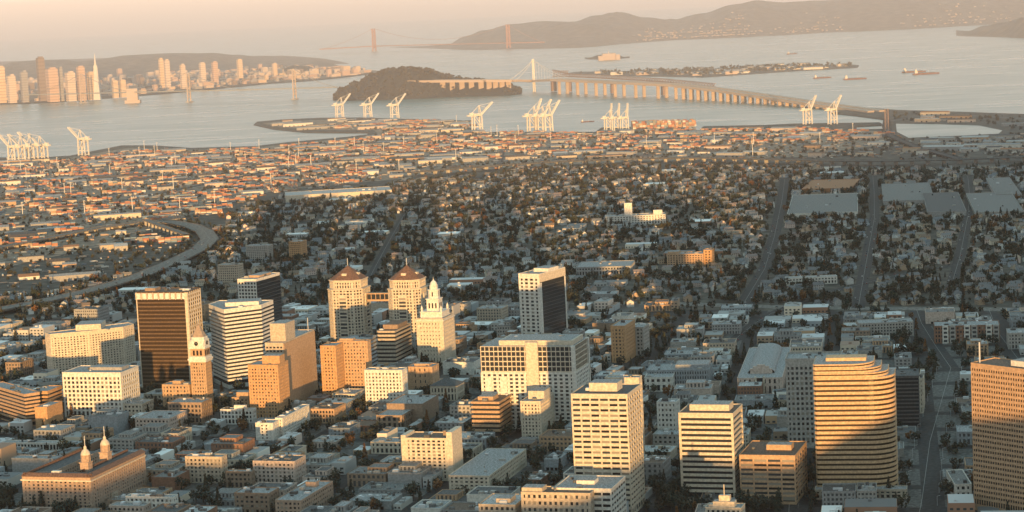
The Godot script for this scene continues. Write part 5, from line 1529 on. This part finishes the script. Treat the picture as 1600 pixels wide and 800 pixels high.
	while stacks < 420 and tries < 9000:
		tries += 1
		var p := Vector2(rng.randf_range(-2600, 2300), rng.randf_range(-8900, -4700))
		if not Geometry2D.is_point_in_polygon(p, zone) or blocked(p, 26.0) or road_near(p, 24.0): continue
		if p.x > -400.0 and p.y > -6700.0: continue
		stacks += 1
		var turn := deg_to_rad(14.0 if p.x < -500.0 else -10.0) + (PI / 2 if rng.randf() < 0.3 else 0.0)
		var at := ground_at(p.x, p.y)
		footprints.append([p, 26.0, 9.0, turn])
		if stacks <= 150:
			var o := part(self, numbered("container_stack"), protos[stacks % 7], mats["painted"], at, turn)
			tag(o, unique("mixed container stack %s" % cue(at)), "containers", "container stacks in the port")
		else:
			far_where.append(Transform3D(Basis(Vector3.UP, turn), at))
			far_tint.append(Color.WHITE)
	mass_of("distant_containers", protos[1], mats["painted"], far_where, far_tint)
	for k in 16:   # tall rows of boxes on the container pier
		var p: Vector2 = Vector2(435.7, -7746.7).lerp(Vector2(601.9, -7688.3), (k % 8) / 7.0) + Vector2(0, -60.0 * (k / 8))
		var at := ground_at(p.x, p.y)
		var o := part(self, numbered("container_stack"), protos[k % 7], mats["painted"], at, 0.1, Vector3(0.8, 2.2, 1.2))
		tag(o, unique("tall block of brown containers on the pier, %s of its %s row" % [["first", "second", "third", "fourth", "fifth", "sixth", "seventh", "last"][k % 8], "rear" if k > 7 else "front"]), "containers", "container stacks in the port")
	# trailers, cars and crates scattered over the yards
	var crate := Shape.new()
	crate.box(Vector3(0, 1.9, 0), Vector3(12, 2.7, 2.5))
	crate.box(Vector3(0, 0.4, 0), Vector3(9, 0.6, 1.6))
	crate.box(Vector3(7.4, 1.4, 0), Vector3(2.4, 2.6, 2.4))
	var tw := []
	var tt := []
	tries = 0
	while tw.size() < 3600 and tries < 20000:
		tries += 1
		var p := Vector2(rng.randf_range(-2600, 2300), rng.randf_range(-8900, -3700))
		if not (Geometry2D.is_point_in_polygon(p, zone) or Geometry2D.is_point_in_polygon(p, toll)) or blocked(p, 3.0): continue
		tw.append(Transform3D(Basis(Vector3.UP, deg_to_rad(14.0) + (PI / 2 if rng.randf() < 0.5 else 0.0) + rng.randf_range(-0.1, 0.1)).scaled(Vector3.ONE * rng.randf_range(0.5, 1.3)), ground_at(p.x, p.y, 0.3)))
		tt.append([Color(.5, .47, .42), Color(.35, .18, .1), Color(.2, .19, .18), Color(.42, .33, .26), Color(.13, .17, .22), Color(.1, .09, .08), Color(.28, .22, .18)][rng.randi() % 7])
	mass_of("distant_trailers", crate.mesh(), mats["painted"], tw, tt)
	var bw := []
	var bt := []
	tries = 0
	while bw.size() < 2600 and tries < 24000:
		tries += 1
		var p := Vector2(rng.randf_range(-2600, 2300), rng.randf_range(-8900, -3700))
		if not (Geometry2D.is_point_in_polygon(p, zone) or Geometry2D.is_point_in_polygon(p, toll) or Geometry2D.is_point_in_polygon(p, spit) or Geometry2D.is_point_in_polygon(p, approach)) or blocked(p, 4.0) or road_near(p, 4.0): continue
		bw.append(Transform3D(Basis(Vector3.UP, rng.randf() * TAU).scaled(Vector3.ONE * rng.randf_range(0.5, 1.3)), ground_at(p.x, p.y)))
		bt.append(Color(.04, .042, .028) * rng.randf_range(0.8, 1.4))
	mass_of("yard_scrub", crown_mesh(12, 9.0, 10.0, 90, 1.2, false), mats["leaf"], bw, bt)
	# freight trains in the yard
	for k in 6:
		var pts: Array = [[Vector2(-1045.3, -5374.9), Vector2(-900.9, -5894.2)], [Vector2(-987.7, -5393.5), Vector2(-846.2, -5921.5)], [Vector2(-1294.2, -5671.8), Vector2(-1158.1, -5973.9)], [Vector2(-1092.9, -5233.3), Vector2(-978.0, -5515.8)], [Vector2(-195.0, -6709.0), Vector2(-24.1, -6781.5)], [Vector2(579.6, -6460.0), Vector2(726.5, -6465.3)]][k]
		var a2: Vector2 = pts[0]
		var b2: Vector2 = pts[1]
		var t := thing("freight_train", unique("long freight train %s" % cue(ground_at(a2.x, a2.y))), "train", ground_at((a2.x + b2.x) / 2, (a2.y + b2.y) / 2), atan2(-(b2 - a2).y, (b2 - a2).x), "freight trains in the rail yard")
		var n := int(a2.distance_to(b2) / 19.0)
		for i in n:
			part(t, "wagon", unit_mesh, mats[["white", "rust", "grey", "cream"][rng.randi() % 4]], Vector3((i - n / 2.0) * 19.0, 2.6, 0), 0, Vector3(17.0, 4.2, 3.2))
	# light masts
	var mast := Shape.new()
	lathe(mast, [[1.0, 0.0], [0.85, 18.0], [0.7, 36.0]], 8)
	var head := Shape.new()
	head.box(Vector3(0, 36.4, 0), Vector3(5.0, 0.7, 1.6))
	for k in 4:
		head.box(Vector3(-1.9 + k * 1.25, 36.0, 0.9), Vector3(0.9, 0.8, 0.5))
	var mm := mast.mesh()
	var hm := head.mesh()
	var masts := 0
	tries = 0
	while masts < 70 and tries < 4000:
		tries += 1
		var p := Vector2(rng.randf_range(-2300, 2000), rng.randf_range(-8600, -5200))
		if not Geometry2D.is_point_in_polygon(p, zone): continue
		if p.x > -300.0 and rng.randf() < 0.6: continue
		masts += 1
		var at := ground_at(p.x, p.y)
		var t := thing("light_mast", unique("tall pale light mast %s" % cue(at)), "light mast", at, 0.3, "light masts over the port yards")
		part(t, "mast", mm, mats["crane_white"])
		part(t, "lamp_head", hm, mats["crane_white"])
	# cranes along the quays
	var lt := thing("lattice_tower", "brown lattice tower between the two quay cranes and the lagoon", "tower", ground_at(1173.5, -6984.5))
	lattice_tower(lt, Vector3.ZERO, 74.0, 8.0, 1.8, Vector3(0.6, 0, 0.8), mats["truss_brown"])
	var boom_left := deg_to_rad(58.0)
	var boom_right := deg_to_rad(-62.0)
	for c in [[-1622.8, -7457.5, 1, 0.75, 1.0, "leftmost of the white cranes crowded at the left quay"], [-1590.7, -7465.2, 1, 0.7, 1.0, "second crane in the crowd at the left quay"], [-1566.7, -7492.4, 1, 0.8, 1.0, "third crane in the crowd at the left quay"], [-1537.7, -7516.6, 1, 0.72, 0.95, "rightmost crane in the crowd at the left quay"], [-1440.7, -7719.5, 1, 0.72, 1.0, "lone white crane with boom pointing up left"],
			[-686.2, -9412.6, -1, 0.85, 0.95, "left of three cranes before the wooded island"], [-563.1, -9306.1, -1, 0.85, 0.95, "middle of three cranes before the wooded island"], [-446.0, -9157.5, -1, 0.85, 0.95, "right of three cranes before the wooded island"], [-101.1, -8000.8, -1, 0.72, 1.05, "big white crane with boom pointing up right"],
			[91.2, -7852.0, -1, 1.15, 1.0, "left crane of the trio below the cable bridge"], [119.7, -7830.0, -1, 1.05, 1.0, "middle crane of the trio below the cable bridge"], [143.6, -7811.4, -1, 0.95, 1.0, "right crane of the trio below the cable bridge"],
			[347.6, -7689.3, -1, 1.5, 0.8, "left of three upright cranes beside the container pier"], [372.7, -7669.8, -1, 1.5, 0.8, "middle of three upright cranes beside the container pier"], [399.7, -7648.8, -1, 1.5, 0.8, "right of three upright cranes beside the container pier"],
			[1006.8, -7564.3, -1, 1.1, 0.85, "left of two cranes near the bridge landing"], [1081.4, -7503.5, -1, 1.1, 0.85, "right of two cranes near the bridge landing"]]:
		crane(c[0], c[1], boom_left if c[2] > 0 else boom_right, c[3], c[4], c[5])

# ---------------------------------------------------------------- the bay: bridges, islands, ships

func bay() -> void:
	# the white cable bridge and its long viaduct
	var t := thing("cable_bridge", "white single-tower cable bridge with long pale viaduct to the shore", "bridge", Vector3.ZERO)
	var deck := [Vector3(-462, 72.5, -11060), Vector3(-273, 67.6, -11001), Vector3(-87, 62.6, -10942), Vector3(37, 56.5, -10949), Vector3(147, 44.7, -11079), Vector3(254, 58.7, -10751), Vector3(417, 55.8, -10443), Vector3(571, 56.8, -10057), Vector3(747, 51.2, -9756), Vector3(904, 37.6, -9395), Vector3(1045, 22.4, -9013), Vector3(1169, 9.5, -8618), Vector3(1268, 1.1, -8315), Vector3(1318, 0.1, -8049)]
	for side in [-1, 1]:
		var s := Shape.new()
		for i in deck.size() - 1:
			var d: Vector3 = (deck[i + 1] - deck[i])
			var n: Vector3 = d.cross(Vector3.UP).normalized() * side * 22.0
			s.bar(deck[i] + n, deck[i + 1] + n, 25.0, 11.0)
		part(t, "deck", s.mesh(), mats["bridge_grey"])
	for i in range(5, deck.size() - 1):
		var k := maxi(1, int(deck[i].distance_to(deck[i + 1]) / (150.0 if i < 8 else 62.0)))
		for j in k:
			var p: Vector3 = deck[i].lerp(deck[i + 1], (j + 0.3) / k)
			var d: Vector3 = deck[i + 1] - deck[i]
			var n: Vector3 = d.cross(Vector3.UP).normalized()
			for side in [-1, 1]:
				var base: Vector3 = p + n * side * 22.0
				var sea := drop(base.x, base.z)
				part(t, "bridge_pier", cube, mats["bridge_grey"], Vector3(base.x, (base.y - 3.0 + sea) / 2, base.z), atan2(d.x, d.z), Vector3(14.0, base.y - 3.0 - sea, 7.0 if i < 8 else 4.0))
	for i in range(0, 3):   # columns where the road crosses the island's flank
		for j in 4:
			var p: Vector3 = deck[i].lerp(deck[i + 1], (j + 0.5) / 4.0)
			var sea := drop(p.x, p.z)
			part(t, "bridge_pier", cube, mats["bridge_grey"], Vector3(p.x, (p.y - 3.0 + sea) / 2, p.z), 0.4, Vector3(26.0, p.y - 3.0 - sea, 6.0))
	var foot: Vector3 = deck[4]
	foot.y = drop(foot.x, foot.z)
	one(t, "main_tower", "crane_white", func(s):
		for c in [Vector2(-4, -4), Vector2(4, -4), Vector2(-4, 4), Vector2(4, 4)]:
			s.bar(foot + Vector3(c.x, 0, c.y), foot + Vector3(c.x * 0.7, 160, c.y * 0.7), 5.5)
		for k in 9:
			s.box(foot + Vector3(0, 40 + k * 14.0, 0), Vector3(9, 3, 9)))
	one(t, "main_cable", "crane_white", func(s):
		for side in [-1, 1]:
			var n: Vector3 = (deck[5] - deck[4]).cross(Vector3.UP).normalized() * side * 20.0
			cable(s, foot + Vector3(0, 158, 0), deck[5].lerp(deck[6], 0.5) + n, 18.0, 1.6)
			cable(s, foot + Vector3(0, 158, 0), deck[3] + n, 10.0, 1.6))
	one(t, "hanger", "crane_white", func(s):
		for k in 14:
			var f := (k + 1) / 15.0
			var a: Vector3 = (foot + Vector3(0, 158, 0)).lerp(deck[5].lerp(deck[6], 0.5), f) - Vector3(0, 18.0 * 4.0 * f * (1.0 - f), 0)
			var b: Vector3 = deck[4].lerp(deck[5].lerp(deck[6], 0.5), f)
			s.bar(a, b, 0.9))
	# what is left of the older truss bridge beside it
	var o := thing("old_truss_bridge", "old brown truss bridge standing in pieces beside the pale viaduct", "bridge", Vector3.ZERO)
	var old := [Vector3(62, 59.8, -10993), Vector3(241, 62.6, -10941), Vector3(310, 66.5, -10795), Vector3(506, 60.2, -10448), Vector3(712, 52.5, -10036), Vector3(902, 37.2, -9656)]
	for i in old.size() - 1:
		if i == 0: continue
		var s := Shape.new()
		var a: Vector3 = old[i] + Vector3(0, 0, -70)
		var b: Vector3 = old[i + 1] + Vector3(0, 0, -70)
		var tall := 34.0 if i <= 1 else 14.0
		s.bar(a, b, 18.0, 3.0)
		s.bar(a + Vector3(0, tall, 0), b + Vector3(0, tall * (1.0 if i > 1 else 0.4), 0), 14.0, 2.0)
		var k := int(a.distance_to(b) / 24.0) + 1
		for j in k:
			var p := a.lerp(b, float(j) / k)
			var q := a.lerp(b, float(j + 1) / k)
			s.bar(p, q + Vector3(0, tall * 0.9, 0), 2.0)
			s.bar(q, p + Vector3(0, tall * 0.9, 0), 2.0)
		part(o, "truss", s.mesh(), mats["truss_brown"])
		part(o, "bridge_pier", cube, mats["truss_brown"], Vector3(a.x, a.y / 2 - 8, a.z), 0.5, Vector3(26, a.y - 4, 14))
	# the far suspension bridge in two hops with its massive anchorage
	var w := thing("suspension_bridge", "grey two-hop suspension bridge between the city and the wooded island", "bridge", Vector3.ZERO)
	var ws := [Vector3(-2645, 41.7, -12554), Vector3(-2280, 43.0, -12303), Vector3(-1965, 47.4, -12027), Vector3(-1631, 49.9, -11765), Vector3(-1335, 47.8, -11607), Vector3(-1060, 47.5, -11502), Vector3(-834, 48.7, -11375)]
	one(w, "deck", "bridge_steel", func(s): bridge_deck(s, ws, 16.0, 5.0))
	for i in [1, 3, 5]:
		var d: Vector3 = ws[i + 1] - ws[i]
		lattice_tower(w, Vector3(ws[i].x, drop(ws[i].x, ws[i].z), ws[i].z), 150.0, 13.0, 5.5, d.normalized(), mats["bridge_grey"])
	one(w, "main_cable", "bridge_steel", func(s):
		for side in [-1, 1]:
			var n := Vector3(0, 0, 10.0 * side)
			var tops := []
			for i in ws.size():
				tops.append(Vector3(ws[i].x, 148.0, ws[i].z) + n if i in [1, 3, 5] else ws[i] + n)
			for i in tops.size() - 1:
				cable(s, tops[i], tops[i + 1], 14.0, 1.2))
	var an: Vector3 = ws[2]
	one(w, "anchorage", "pale_pink", func(s): s.box(Vector3(an.x, 26, an.z), Vector3(58, 82, 40)); s.box(Vector3(an.x, -2, an.z), Vector3(80, 16, 56)))
	# the red bridge in the haze
	var g := thing("red_suspension_bridge", "faint red suspension bridge across the strait under far hills", "bridge", Vector3.ZERO)
	var gg := [Vector3(-1743, 10.5, -21773), Vector3(-1213, 19.9, -21618), Vector3(-557, 20.3, -20939), Vector3(58, 26.3, -20061), Vector3(364, 23.5, -19798)]
	one(g, "deck", "bridge_red", func(s): bridge_deck(s, gg, 26.0, 9.0))
	for i in [1, 3]:
		lattice_tower(g, Vector3(gg[i].x, drop(gg[i].x, gg[i].z), gg[i].z), 215.0, 18.0, 14.0, (gg[2] - gg[1]).normalized(), mats["bridge_red"])
	one(g, "main_cable", "bridge_red", func(s):
		var a: Vector3 = gg[1]
		var b: Vector3 = gg[3]
		cable(s, Vector3(a.x, 190, a.z), Vector3(b.x, 190, b.z), 120.0, 2.5)
		cable(s, gg[0], Vector3(a.x, 190, a.z), 25.0, 2.5)
		cable(s, Vector3(b.x, 190, b.z), gg[4], 15.0, 2.5))
	# prison on its island, houses and trees on the flat island
	var pr := thing("prison_block", "pale prison buildings on top of the small rocky island", "building", Vector3(722, 14, -15492), 0.2)
	one(pr, "cell_house", "pale_pink", func(s): s.prism(rect(92, 30), -30.0, 14.0); s.prism(rect(30, 24, 58, 16), -40.0, 6.0); s.prism(rect(36, 18, -62, 24), -40.0, 2.0))
	one(pr, "roof", "roof_grey", func(s): s.prism(rect(86, 26), 14.0, 16.5))
	one(pr, "lighthouse", "white", func(s): lathe(s, [[4, -5], [3, 24], [4, 25], [3, 29], [0, 31]], 8))
	var flat := PackedVector2Array([Vector2(384, -13195), Vector2(715, -12500), Vector2(1051, -11921), Vector2(1513, -12119), Vector2(1865, -12187), Vector2(1913, -12497), Vector2(1495, -12836), Vector2(1135, -12857), Vector2(819, -13027)])
	var made := 0
	var tries := 0
	var wh := []
	var tn := []
	while made < 46 and tries < 3000:
		tries += 1
		var p := Vector2(rng.randf_range(0, 2500), rng.randf_range(-15500, -10500))
		if not Geometry2D.is_point_in_polygon(p, flat): continue
		made += 1
		var at := Vector3(p.x, 3.0 + drop(p.x, p.y), p.y)
		var wd := rng.randf_range(30, 110)
		var th := rng.randf_range(8, 16)
		var b := thing("island_building", unique("pale low building %d-window wide on the flat island %s" % [int(wd / 8.0), "near its far tip" if p.x > 1500.0 else "behind the viaduct"]), "building", at, rng.randf_range(-0.3, 0.3), "low buildings on the flat island")
		one(b, "wall", ["white", "cream", "pale_pink"][made % 3], func(s): s.prism(rect(wd, 24), 0.0, th))
		gabled(b, wd, 24, th, 4.0, "roof_grey")
	var crown := crown_mesh(8, 16.0, 15.0, 70, 2.2, false)
	tries = 0
	while wh.size() < 420 and tries < 12000:
		tries += 1
		var p := Vector2(rng.randf_range(0, 2500), rng.randf_range(-15500, -10500))
		if not Geometry2D.is_point_in_polygon(p, flat): continue
		wh.append(Transform3D(Basis(Vector3.UP, rng.randf() * TAU).scaled(Vector3.ONE * rng.randf_range(0.7, 1.3)), Vector3(p.x, 3.0 + drop(p.x, p.y), p.y)))
		tn.append(Color(.05, .05, .03) * rng.randf_range(0.8, 1.3))
	mass_of("island_woodland", crown, mats["leaf"], wh, tn)
	for c in [[1556.1, -11097.0, 0.1, 90.0, "small dark barge off the flat island's shore"], [1668.1, -10791.3, 0.0, 110.0, "tanker right of the small dark barge"], [2033.7, -11261.3, 0.05, 120.0, "rear of two ships lying abreast in open water"], [2041.8, -10981.9, 0.05, 130.0, "front of two ships lying abreast in open water"], [1901.3, -14931.8, 0.6, 90.0, "small white ferry far out near the hills"], [301.3, -8353.3, 0.1, 50.0, "work barge below the pale viaduct"]]:
		ship(c[0], c[1], c[2], c[3], c[4])

# ---------------------------------------------------------------- the far city over the water

func far_city() -> void:
	var protos := []
	for k in 5:
		var s := Shape.new()
		s.tint = Color(1, 1, 1)
		for f in 12:
			s.prism(rect(1.0, 1.0), f / 12.0, f / 12.0 + 0.05)
			s.tint = Color(0.72, 0.72, 0.74)
			s.prism(rect(0.95, 0.95), f / 12.0 + 0.05, (f + 1) / 12.0)
			s.tint = Color(1, 1, 1)
		s.prism(rect(0.7 - k * 0.08, 0.6, 0.04 * k, 0), 1.0, 1.02 + 0.008 * k)
		protos.append(s.mesh())
	var tones := [["pale", Color(.52, .43, .36)], ["pinkish", Color(.46, .33, .26)], ["cream", Color(.55, .42, .3)], ["grey", Color(.27, .27, .28)], ["brown", Color(.2, .16, .14)]]
	for t in tones:
		var m := mat("far " + t[0], t[1].linear_to_srgb(), 0.8)
		m.vertex_color_use_as_albedo = true
	var put := func(x: float, z: float, w: float, h: float, tone: int, label: String, k: int) -> void:
		var o := part(self, numbered("skyline_building"), protos[k], mats["far " + tones[tone][0]], Vector3(x, 4.0 + drop(x, z), z), 0.5, Vector3(w, h, w))
		tag(o, unique(label), "building", "buildings of the far city across the water")
	# the ones that stand out, by hand
	for c in [[-2830, -12803, 47.4, 204.4] + [2, "pale tower cut by the left edge of the far city"], [-2597, -12798, 38.3, 243.6] + [4, "dark broad tower, tallest block of the far city"], [-2503, -12626, 55.2, 183.9] + [1, "sunlit slab right of the dark broad tower"], [-2397, -12595, 46.3, 158.8] + [0, "pale slab left of the needle pyramid"], [-2340, -12612, 37.7, 187.2] + [1, "pink slab just left of the needle pyramid"], [-2287, -12635, 40.6, 152.2] + [2, "pale slab at the foot of the needle pyramid"],
			[-2179, -12756, 29.2, 96.5] + [2, "left of two low sunlit slabs by the far waterfront"], [-2143, -12797, 29.3, 96.9] + [2, "right of two low sunlit slabs by the far waterfront"], [-2045, -13628, 24.9, 187.0] + [2, "left of two apartment towers on the far hill"], [-2004, -13581, 27.9, 178.7] + [0, "right of two apartment towers on the far hill"], [-1925, -13675, 28.1, 145.5] + [0, "pale tower right of the apartment pair on the far hill"], [-1672, -14464, 29.6, 141.7] + [2, "last tall tower at the right end of the far city"], [-1828, -13845, 31.5, 147.3] + [0, "pale hilltop tower before the far ridge"], [-1769, -13970, 31.8, 144.8] + [1, "stepped pale tower right of the hilltop one"], [-2681, -12729, 35.2, 171.2] + [3, "grey tower left of the dark broad tower"], [-2459, -12657, 17.5, 184.4] + [3, "thin blue-grey tower between two slabs"], [-2752, -12725, 41.2, 153.3] + [0, "pale mid-rise near the left edge of the far city"], [-1508, -15034, 27.3, 92.6] + [2, "round stone tower on the wooded knoll"]]:
		put.call(c[0], c[1], c[2], c[3], c[4], c[5], rng.randi() % 5)
	var py := [-2254, -12601, 34.7, 264.6]
	var t := thing("needle_pyramid", "thin white pyramid tower, highest point of the far city", "tower", Vector3(py[0], 4.0 + drop(py[0], py[1]), py[1]))
	one(t, "spire", "white", func(s): s.cone(rect(py[2] * 1.1, py[2] * 1.1), 0.0, Vector3(0, py[3], 0)))
	one(t, "wing", "white", func(s): s.bar(Vector3(-py[2] * 0.28, py[3] * 0.35, 0), Vector3(-py[2] * 0.16, py[3] * 0.72, 0), 9.0); s.bar(Vector3(py[2] * 0.28, py[3] * 0.35, 0), Vector3(py[2] * 0.16, py[3] * 0.72, 0), 9.0))
	anchors.append(["needle pyramid", t.position])
	anchors.append(["far hilltop towers", Vector3(-2044.1, -13721.2, 0).rotated(Vector3.RIGHT, 0.0)])
	anchors[-1][1] = Vector3(anchors[-1][1].x, 0, anchors[-1][1].y)
	anchors.append(["wooded knoll", ground_at(-1399.6, -15483.0)])
	var zone := PackedVector2Array([Vector2(-3083, -12911), Vector2(-2846, -12827), Vector2(-2381, -12856), Vector2(-2002, -13232), Vector2(-1753, -13620), Vector2(-1461, -14152), Vector2(-1050, -14546), Vector2(-857, -15052), Vector2(-1008, -15842), Vector2(-1334, -16593), Vector2(-1870, -17228), Vector2(-2500, -16577), Vector2(-3175, -16441), Vector2(-3979, -16709)])
	var made := 0
	var tries := 0
	var wh := []
	var tn := []
	while tries < 4000 and wh.size() < 1500:
		tries += 1
		var p := Vector2(rng.randf_range(-4800, -500), rng.randf_range(-17000, -10500))
		if not Geometry2D.is_point_in_polygon(p, zone): continue
		var west := clampf((p.x + 4200.0) / 3600.0, 0.0, 1.0)
		var h := rng.randf_range(12, 40)
		if rng.randf() < 0.16 * (1.0 - west) + 0.03: h = rng.randf_range(40, 85) * (1.0 - west * 0.4)
		var w := rng.randf_range(18, 55)
		var k := rng.randi() % 5
		var tone: int = [0, 0, 1, 2, 1, 0, 3, 4][rng.randi() % 8]
		if made < 200 and h > 30.0:
			made += 1
			put.call(p.x, p.y, w, h, tone, "%s %s block %s" % [tones[tone][0], "tall" if h > 80.0 else ("mid-rise" if h > 45.0 else "low"), cue(Vector3(p.x, 0, p.y))], k)
		else:
			wh.append(Transform3D(Basis(Vector3.UP, 0.5).scaled(Vector3(w, h * 0.6, w)), Vector3(p.x, 4.0 + drop(p.x, p.y), p.y)))
			tn.append(tones[tone][1])
	mass_of("distant_rooftops", protos[0], mats["painted"], wh, tn)
	# pale houses on the slopes across the strait, and the woods of the near island
	wh = []
	tn = []
	var slope: Array = grids["far_hills"]
	for k in 900:
		var i := rng.randi_range(int(slope.size() * 0.42), slope.size() - 1)
		var j := 1 + int(absf(rng.randfn()) * 3.0)
		if j > 14 or sin(i * 0.21) + sin(i * 0.067) < rng.randf_range(-1.2, 1.4): continue
		var p: Vector3 = slope[i][j]
		p += Vector3(rng.randf_range(-120, 120), 2, rng.randf_range(-40, 40))
		wh.append(Transform3D(Basis().scaled(Vector3(rng.randf_range(9, 24), rng.randf_range(6, 11), 14)), p))
		tn.append(Color(.36, .29, .24) * rng.randf_range(0.7, 1.2))
	mass_of("hillside_houses", protos[0], mats["painted"], wh, tn)
	wh = []
	tn = []
	var crown := crown_mesh(21, 15.0, 17.0, 80, 2.4, false)
	slope = grids["island_hill"]
	for k in 1300:
		var i := rng.randi_range(2, slope.size() - 2)
		var j := rng.randi_range(1, 24)
		var p: Vector3 = slope[i][j].lerp(slope[i + 1][j + 1], rng.randf())
		if float(i) / slope.size() > 0.62 and j < 9 and rng.randf() < 0.8: continue
		wh.append(Transform3D(Basis(Vector3.UP, rng.randf() * TAU).scaled(Vector3.ONE * rng.randf_range(0.5, 1.1)), p - Vector3(0, 2, 0)))
		tn.append(Color(.045, .042, .028) * rng.randf_range(0.7, 1.5))
	mass_of("island_wood", crown, mats["leaf"], wh, tn)

# ---------------------------------------------------------------- cars and lamps

func street_life() -> void:
	var body := Shape.new()
	body.prism(PackedVector2Array([Vector2(-0.9, -2.2), Vector2(0.9, -2.2), Vector2(0.95, 0), Vector2(0.85, 2.2), Vector2(-0.85, 2.2), Vector2(-0.95, 0)]), 0.35, 0.95)
	var cabin := Shape.new()
	cabin.quad(Vector3(-0.8, 0.95, 1.2), Vector3(-0.65, 1.5, 0.6), Vector3(0.65, 1.5, 0.6), Vector3(0.8, 0.95, 1.2))
	cabin.quad(Vector3(0.8, 0.95, -1.7), Vector3(0.65, 1.5, -1.2), Vector3(-0.65, 1.5, -1.2), Vector3(-0.8, 0.95, -1.7))
	cabin.quad(Vector3(0.8, 0.95, 1.2), Vector3(0.65, 1.5, 0.6), Vector3(0.65, 1.5, -1.2), Vector3(0.8, 0.95, -1.7))
	cabin.quad(Vector3(-0.8, 0.95, -1.7), Vector3(-0.65, 1.5, -1.2), Vector3(-0.65, 1.5, 0.6), Vector3(-0.8, 0.95, 1.2))
	var top := Shape.new()
	top.prism(rect(1.34, 1.84, 0, -0.3), 1.48, 1.54)
	var wheel := Shape.new()
	lathe(wheel, [[0.0, -0.12], [0.34, -0.12], [0.34, 0.12], [0.0, 0.12]], 10)
	var bm := body.mesh()
	var cm := cabin.mesh()
	var tm := top.mesh()
	var wm := wheel.mesh()
	var paints := [["white", lin(.6, .6, .59)], ["black", lin(.02, .02, .022)], ["silver", lin(.35, .36, .37)], ["dark blue", lin(.03, .05, .1)], ["red", lin(.25, .03, .025)]]
	for p in paints:
		mat("car " + p[0], p[1], 0.35)
	mat("tyre", lin(.02, .02, .02), 0.9)
	var cars := 0
	for w in roads:
		var pts: PackedVector2Array = w[0]
		for i in pts.size() - 1:
			var n := int(pts[i].distance_to(pts[i + 1]) / 26.0)
			for j in n:
				if cars >= 170 or rng.randf() < 0.35: continue
				var p := pts[i].lerp(pts[i + 1], (j + rng.randf()) / n)
				if p.y < -4600.0 or p.y > -2030.0 or absf(p.x / p.y) > 0.232: continue
				var run := (pts[i + 1] - pts[i]).normalized()
				var side := -1.0 if rng.randf() < 0.5 else 1.0
				p += Vector2(-run.y, run.x) * side * float(w[1]) * [0.12, 0.34][rng.randi() % 2]
				var c: Array = paints[rng.randi() % 5]
				cars += 1
				var at := ground_at(p.x, p.y, road_lift(w))
				var t := thing("car", unique("%s car %s" % [c[0], cue(at)]), "car", at, atan2(run.x * side, run.y * side), "cars on the roads")
				part(t, "body", bm, mats["car " + c[0]])
				part(t, "cabin_window", cm, mats["pane_dark"])
				part(t, "roof", tm, mats["car " + c[0]])
				for q in [Vector3(-0.9, 0.34, 1.4), Vector3(0.9, 0.34, 1.4), Vector3(-0.9, 0.34, -1.4), Vector3(0.9, 0.34, -1.4)]:
					var wh := part(t, "wheel", wm, mats["tyre"], q)
					wh.basis = Basis(Vector3.BACK, PI / 2)
	# street lamps along the wide street
	var st := Shape.new()
	st.bar(Vector3.ZERO, Vector3(0, 9, 0), 0.22)
	st.bar(Vector3(0, 9, 0), Vector3(2.2, 9.5, 0), 0.16)
	var lamp_mesh := st.mesh()
	var wide: PackedVector2Array = roads[13][0]
	for i in wide.size() - 1:
		for j in 5:
			for side in [-1, 1]:
				var p := wide[i].lerp(wide[i + 1], (j + 0.5) / 5.0)
				var run := (wide[i + 1] - wide[i]).normalized()
				p += Vector2(-run.y, run.x) * side * 15.0
				if p.y > -2030.0: continue
				var at := ground_at(p.x, p.y, 0.3)
				var t := thing("street_lamp", unique("thin street lamp %s" % cue(at)), "street lamp", at, 0.0, "street lamps along the wide street")
				part(t, "pole", lamp_mesh, mats["metal"])
				part(t, "lamp_head", cube, mats["metal"], Vector3(2.4, 9.5, 0), 0, Vector3(0.9, 0.18, 0.4))

func road_lift(w: Array) -> float:
	return w[2] + 0.02
